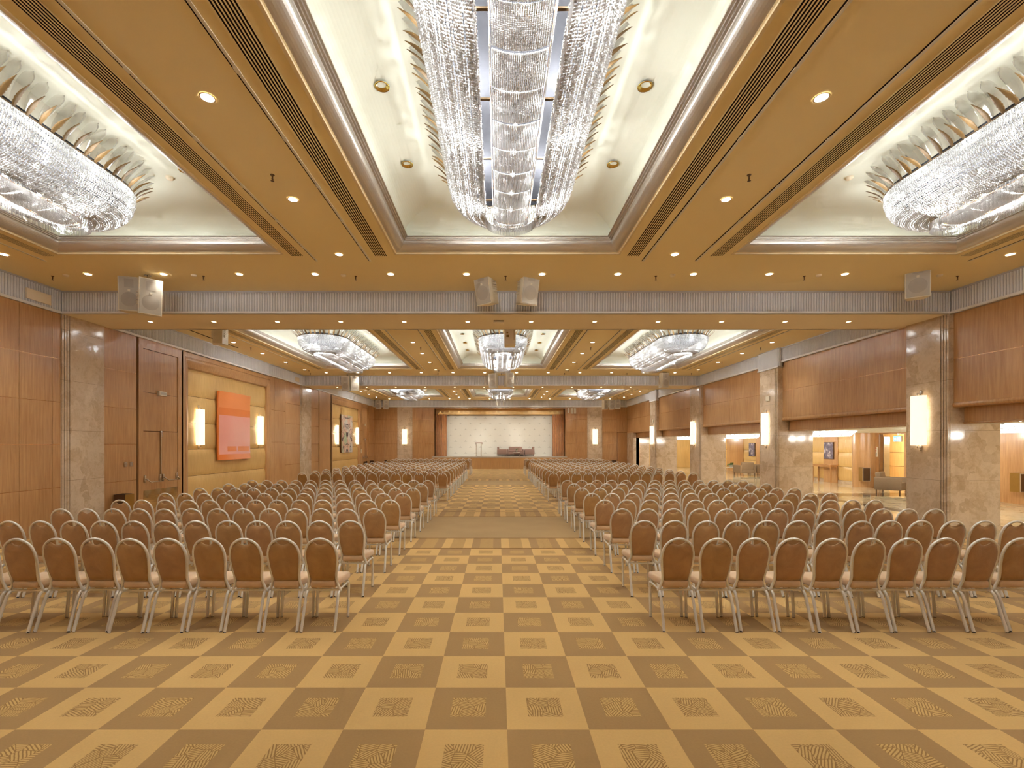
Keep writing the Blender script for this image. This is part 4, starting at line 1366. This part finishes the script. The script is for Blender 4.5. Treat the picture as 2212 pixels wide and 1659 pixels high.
# small wall fittings on the long wall
t = thing('emergency_light', 'small white emergency light over the nearer double door', 'light', (XL - .02, ym1, 3.42))
MB().box(0, .07, -.16, .16, 0, .13).build('housing', 'white_plastic', t); MB().box(.07, .074, -.11, .13, .03, .10).build('lens', 'grille', t)
for k, y in enumerate((12.72, 12.92)):
    tag(MB().box(XL, XL + .02, y - .05, y + .05, 1.38, 1.5).build('wall_switch', 'chrome'), 'square chrome wall switch beside the nearer double door, %s the door frame' % ('farther from' if k == 0 else 'next to'), 'switch')
tag(MB().box(XL, XL + .03, 35.55, 35.75, 3.35, 3.5).build('wall_speaker', 'white_plastic'), 'small white box above the far double door', 'box')
tag(MB().box(XL, XL + .05, 34.6, 34.75, 1.3, 1.6).build('wall_box', 'white_plastic'), 'small white box beside the tapestry niche', 'box')
def waste_bin(label, loc, rz=0):
    t = thing('waste_bin', label, 'bin', loc, rz)
    MB().box(-.15, .15, -.15, .15, 0, .68).build('body', 'bin_dark', t)
    MB().box(.15, .158, -.15, .15, 0, .68).box(-.15, .15, .15, .158, 0, .68).build('side_face', 'bin_gold', t)
    MB().box(-.12, .12, -.12, .12, .68, .685).build('opening', 'dark_slot', t)
waste_bin('dark square waste bin against the wall beside the nearer double door', (XL + .2, 12.42, 0))
waste_bin('dark square waste bin by the far double door', (XL + .2, 37.0, 0))
waste_bin('dark waste bin at the end wall corner, artwork side', (-8.9, 37.95, 0))
waste_bin('dark waste bin at the end wall corner, lobby side', (9.3, 37.95, 0))
# little boxes on columns and frieze
tag(MB().box(XL + .03, XL + .06, 10.0, 10.55, 5.08, 5.3).build('wall_plate', 'soffit_paint'), 'pale blank cover plate on the ribbed frieze of the artwork wall', 'cover plate')
tag(MB().box(XL + .03, XL + .06, 23.3, 23.75, 5.08, 5.28).build('wall_plate', 'soffit_paint'), 'pale cover plate on the frieze just before the farther beam', 'cover plate')
tag(MB().box(10.22, 10.26, 17.85, 18.1, 3.62, 3.8).build('wall_sensor', 'white_plastic'), 'small white box high on the slim lobby column', 'sensor')
tag(MB().box(10.22, 10.26, 31.2, 31.4, 3.35, 3.6).build('wall_sensor', 'white_plastic'), 'small white box on the slim lobby column nearest the stage', 'sensor')
for k, x in enumerate((5.68, 5.95, 6.2)):
    tag(MB().box(x - .07 - .02 * (k > 0), x + .07 + .02 * (k > 0), YE - .08, YE, 4.48 - .06 * (k > 0), 4.86).build('wall_box', 'white_plastic'), 'white box on the end wall beside the stage, %s from the stage opening' % ORD[k], 'box', 'white boxes beside the stage')
# device under the nearer beam
t = thing('soffit_projector', 'flat pale device fixed under the nearer beam', 'device', (.02, 11.5, ZB))
add = MB(); add_rbox(add, 0, 0, -.035, .26, .22, .06, .01); add.build('housing', 'soffit_paint', t); MB().box(-.12, .12, -.112, -.108, -.03, -.012).build('slot', 'dark_slot', t)

# ------------------------------------------------------------------ loudspeakers
def speaker_proto():
    t = thing('loudspeaker', '', 'speaker', (0, 0, 0))
    w, d, h = .40, .34, .72
    m = MB()
    # body: tapered box, front (-y) wide, back narrower
    poly = [(-w / 2, -d / 2), (w / 2, -d / 2), (w / 2, -d / 2 + .08), (w / 2 - .07, d / 2), (-w / 2 + .07, d / 2), (-w / 2, -d / 2 + .08)]
    m.prism(poly, 'z', -h / 2, h / 2, 0)
    m.build('cabinet', 'white_plastic', t)
    g = MB().box(-w / 2 + .018, w / 2 - .018, -d / 2 - .008, -d / 2 + .002, -h / 2 + .018, h / 2 - .018)
    grille = g.build('grille', 'grille', t)
    c = MB().lathe([(0, -.0095), (.145, -.0095), (.15, -.009)], (0, -d / 2, -.12), 28, 0, 'y'); c.build('woofer', 'grille_dark', grille)
    MB().box(-.085, .085, -d / 2 - .0095, -d / 2 - .008, .12, .3).build('horn', 'grille_dark', grille)
    MB().box(-.022, .022, -d / 2 - .012, -d / 2 - .009, .04, .085).build('badge', 'white_plastic', grille)
    r = MB()
    for k in range(6): r.box(w / 2 - .045, w / 2 - .012, -d / 2 + .13, d / 2 - .06, -.16 + k * .05, -.145 + k * .05); r.box(-w / 2 + .012, -w / 2 + .045, -d / 2 + .13, d / 2 - .06, -.16 + k * .05, -.145 + k * .05)
    r.build('side_vent', 'white_plastic', t)
    b = MB().tube([(0, .1, h / 2 - .02), (0, .12, h / 2 + .1)], .018, 8); b.box(-.06, .06, .06, .18, h / 2 + .1, h / 2 + .11)
    b.build('bracket', 'chrome', t)
    return t
PS = speaker_proto()
def px(x, y, d): return ((x - 1075.5) * d / F, d, 2 - (y - 958.5) * d / F)
SPK = [(-.235, 10.2, 5.36, -38, 12, 'white ceiling loudspeaker of the pair before the nearer beam, artwork side', 1), (.62, 10.2, 5.36, 28, 12, 'white ceiling loudspeaker of the pair before the nearer beam, lobby side', 1),
       (-7.78, 10.1, 5.16, 17, 3, 'white loudspeaker before the nearer beam nearest the artwork wall', 1), (-7.22, 9.8, 5.02, 48, 6, 'white loudspeaker with round cone before the nearer beam, artwork side', 1),
       (8.66, 9.8, 5.36, -36, 4, 'single white loudspeaker before the nearer beam, lobby side', 1),
       (-7.55, 23.7, 5.0, -10, 5, 'white loudspeaker before the farther beam nearest the artwork wall', 1), (-7.13, 23.7, 5.0, 10, 5, 'white loudspeaker before the farther beam, inner one of the artwork-side pair', 1),
       (-.2, 23.4, 5.1, -28, 4, 'white loudspeaker of the centre pair before the farther beam, artwork side', 1), (.52, 23.4, 5.16, 30, 4, 'white loudspeaker of the centre pair before the farther beam, lobby side', 1),
       (8.1, 23.2, 5.1, 20, 4, 'single white loudspeaker before the farther beam, lobby side', 1),
       (-9.25, 36.8, 5.05, -5, 3, 'white loudspeaker in the stage bay nearest the artwork wall', 1), (-8.75, 36.9, 5.05, 30, 6, 'tilted white loudspeaker in the stage bay, artwork side', 1),
       (8.25, 36.6, 5.0, 30, 0, 'white loudspeaker in the stage bay, lobby side, closest to the stage', 1), (8.75, 36.6, 5.0, 5, 0, 'white loudspeaker in the stage bay, middle of three', 1), (9.25, 36.6, 5.05, -10, 0, 'white loudspeaker in the stage bay nearest the lobby wall', 1),
       (-8.35, 14.2, 5.34, 195, 0, 'white loudspeaker hanging past the nearer beam by the artwork wall', 1)]
for k, (x, y, z, rz, tilt, lab, s) in enumerate(SPK):
    o = PS if k == 0 else copy_tree(PS)
    o.location = (x, y, z); o.rotation_euler = Euler((R(tilt), 0, R(rz)), 'XYZ'); o['label'] = lab; o['group'] = 'white loudspeakers hung from the ceiling'
    # stem up to the ceiling
    zt = ZC - z
    if zt > .47:
        m = MB().tube([(0, 0, .40), (0, 0, zt)], .015, 8); stem_ = m.build('stem', 'chrome', o)
        stem_.rotation_euler = Euler((-R(tilt), 0, 0))
# projector housing hanging past the nearer beam
t = thing('projector_housing', 'beige boxy projector housing hanging in front of the centre middle-bay chandelier', 'projector', (.33, 13.0, ZC))
m = MB(); add_rbox(m, 0, 0, -.5, .3, .4, .66, .03); m.build('housing', 'soffit_paint', t)
m = MB(); m.tube([(0, 0, -.2), (0, 0, 0)], .03, 8); m.build('pole', 'chrome', t)
m = MB().box(-.1, -.03, -.205, -.2, -.62, -.56).box(-.1, -.05, -.205, -.2, -.52, -.48).box(.1, .11, -.205, -.2, -.7, -.3); m.build('vent', 'bin_gold', t)
for k, x in enumerate((-.06, .42)):
    tag(MB().tube([(x, 36.5, ZC), (x, 36.5, 4.98)], .02, 6).build('hanging_rod', 'white_plastic'), 'thin white rod hanging before the stage, %s side' % ['artwork', 'lobby'][k], 'rod')

# ------------------------------------------------------------------ banquet chairs
HWZ = [(.40, .178), (.43, .170), (.46, .158), (.50, .148), (.55, .146), (.60, .151), (.66, .160), (.72, .167), (.78, .170), (.84, .163), (.89, .146), (.93, .118), (.96, .078), (.975, .04)]
def hw_at(z):
    for (z0, h0), (z1, h1) in zip(HWZ, HWZ[1:]):
        if z <= z1: return h0 + (h1 - h0) * (z - z0) / (z1 - z0)
    return 0.0
def back_y(z):   # 0 at the rear feet; leans toward the rear
    return .165 - .115 * max(0, (z - .45)) / .53
def chair_meshes(seg=8, cat=3, grid=(14, 10)):
    right = [(h, back_y(z), z) for z, h in HWZ] 
    path = [(-h, y, z) for h, y, z in right] + [(0, back_y(.98), .98)] + right[::-1]
    path = [(-.178, .2, .385)] + path + [(.178, .2, .385)]
    fr = MB().tube(catmull(path, cat), .0142, seg)
    nx, nz = grid
    m = MB()
    def zt(x):
        a = abs(x); z = .5
        zz = [q for q in np.linspace(.975, .78, 60)]
        top = .78
        for q in zz:
            if hw_at(q) >= a + .002: top = q; break
        top -= .006
        if a < .078: top = min(top, .908 + .034 * (a / .078) ** 2 * 1.2)
        return top
    def zb(x):
        a = abs(x); r = 0
        b = .505 if a < .12 else .505 + .5 * max(0, a - .12) ** 1.0 * .8
        if a > .143:
            for q in np.linspace(.55, .78, 50):
                if hw_at(q) >= a + .002: b = max(b, q); break
        return b
    xs = [.164 * math.sin(PI / 2 * (2 * i / nx - 1)) for i in range(nx + 1)]
    sides = []
    for sgn in (-1, 1):
        vs = []
        for i, x in enumerate(xs):
            a, b = zb(x), zt(x); b = max(b, a + .02)
            for k in range(nz + 1):
                v = k / nz; z = a + (b - a) * v
                bul = (.006 + .016 * (1 - (x / .166) ** 4) * (1 - (2 * v - 1) ** 6))
                vs.append((x, back_y(z) + sgn * bul + (.004 if sgn > 0 else 0), z))
        fs = [(i * (nz + 1) + k, (i + 1) * (nz + 1) + k, (i + 1) * (nz + 1) + k + 1, i * (nz + 1) + k + 1) for i in range(nx) for k in range(nz)]
        b0 = len(m.v); m.quad_mesh(vs, fs, 0, True); sides.append(b0)
    # edge band
    nn = nz + 1
    loop = [k for k in range(nn)] + [i * nn + nz for i in range(1, nx + 1)] + [nx * nn + k for k in range(nz - 1, -1, -1)] + [i * nn for i in range(nx - 1, 0, -1)]
    L = len(loop)
    for k in range(L):
        a, b = loop[k], loop[(k + 1) % L]
        m.f.append((sides[0] + a, sides[0] + b, sides[1] + b, sides[1] + a)); m.mi.append(0); m.sm.append(False)
    back = m
    # seat
    sv, sf = rounded_box(.365, .40, .085, .03, 3 if seg > 6 else 1)
    st = MB()
    vs = []
    for (x, y, z) in sv:
        u, w = x / .1825, y / .2
        z2 = z + (.018 * (1 - u * u) * (1 - w * w) if z > 0 else 0)
        vs.append((x * (.90 + .135 * w), y + .335, z2 + .466))
    st.quad_mesh(vs, sf, 0, True)
    sfm = MB()
    for s in (-1, 1): sfm.tube([(s * .172, .15, .395), (s * .176, .3, .402), (s * .178, .44, .405)], .011, seg)
    sfm.box(-.17, .17, .48, .5, .398, .415); sfm.box(-.17, .17, .16, .18, .39, .41)
    legs = []
    for s in (-1, 1):
        p = catmull([(s * .178, .0, .004), (s * .174, .09, .26), (s * .173, .125, .35), (s * .172, .165, .392), (s * .173, .215, .399)], 3)
        l = MB().tube(p,   .0158, seg); l.tube([(s * .1785, -.002, 0), (s * .178, .003, .013)], .0155, seg, 1)
        legs.append(l)
        p = catmull([(s * .18, .445, .004), (s * .178, .47, .26), (s * .178, .478, .36), (s * .178, .46, .398), (s * .178, .41, .406)], 3)
        l = MB().tube(p,  .0158, seg); l.tube([(s * .18, .445, 0), (s * .18, .446, .013)], .0155, seg, 1)
        legs.append(l)
    return fr, back, st, sfm, legs

fr, bk, stt, sfm, legs = chair_meshes()
OY = .24
def shift(m):
    m.v = [(x, y - OY, z) for x, y, z in m.v]; return m
for m in [fr, bk, stt, sfm] + legs: shift(m)
CH = bpy.data.objects.new('banquet_chair', None); COL.objects.link(CH)
KIDS[CH] = [stt.build('seat', 'seat_fabric', CH), bk.build('backrest', 'chair_fabric', CH), fr.build('back_frame', 'chair_metal', CH), sfm.build('seat_frame', 'chair_metal', CH)] + \
           [l.build('leg', ['chair_metal', 'rubber'], CH) for l in legs]
ROWS = [5.02 + 1.155 * k for k in range(8)] + [16.45 + 1.155 * k for k in range(10)] + [29.5 + 1.15 * k for k in range(3)]
P0, PX = 1.93, .4062
rnd = random.Random(5)
spots = []
for ri, y in enumerate(ROWS):
    for side in (-1, 1):
        for k in range(13):
            if ri == 0 and k > 9: continue
            if ri == 1 and k > (11 if side < 0 else 12): continue
            if ri >= 18 and False: continue
            x = side * (P0 + PX * k) + rnd.uniform(-.006, .006)
            if ri == 0 and side > 0: x = 1.945 + .409 * k
            if ri == 0 and side < 0: x = -1.91 - .4035 * k
            if side < 0 and ri >= 1 and ri < 18: x -= .012
            yy = y + OY + rnd.uniform(-.018, .018); rz = rnd.uniform(-.014, .014)
            if ri < 1: rz *= .5
            spots.append((x, yy, rz, ri, side, k))
spots.sort(key=lambda s: (s[3], s[5]))
near, far = spots[:300], spots[300:]
NROW = ['first', 'second', 'third', 'fourth', 'fifth', 'sixth', 'seventh', 'eighth', 'first', 'second', 'third', 'fourth', 'fifth']
for i, (x, y, rz, ri, side, k) in enumerate(near):
    c = CH if i == 0 else copy_tree(CH)
    c.location = (x, y, 0); c.rotation_euler = (0, 0, rz)
    sd = 'lobby side' if side > 0 else 'artwork side'
    block = 'block near camera' if ri < 8 else 'block near stage'
    tag(c, 'tan banquet chair, %s, %s, %s row, %s from the aisle' % (sd, block, NROW[ri], ORD[k]), 'chair', 'banquet chairs in rows')
# the rows beyond
lo = chair_meshes(5, 1, (6, 4)); lfr, lbk, lst, lsf, llegs = lo
mats = ['chair_fabric', 'seat_fabric', 'chair_metal']
parts = [(lbk, 0), (lst, 1), (lfr, 2), (lsf, 2)] + [(l, 2) for l in llegs]
bv, bf, bmi = [], [], []
for m, mi in parts:
    shift(m); b0 = len(bv); bv += m.v; bf += [tuple(i + b0 for i in f) for f in m.f]; bmi += [mi] * len(m.f)
big = MB()
for (x, y, rz, ri, side, k) in far:
    c_, s_ = math.cos(rz), math.sin(rz); b0 = len(big.v)
    big.v += [(x + a * c_ - b * s_, y + a * s_ + b * c_, z) for a, b, z in bv]
    big.f += [tuple(i + b0 for i in f) for f in bf]; big.mi += bmi; big.sm += [True] * len(bf)
me = bpy.data.meshes.new('banquet_chairs'); me.from_pydata(big.v, [], big.f)
for k_ in mats: me.materials.append(M[k_])
me.polygons.foreach_set('material_index', big.mi); me.polygons.foreach_set('use_smooth', big.sm)
tag(obj('banquet_chairs', me), 'distant rows of tan banquet chairs before the stage', 'chairs', None, 'stuff')
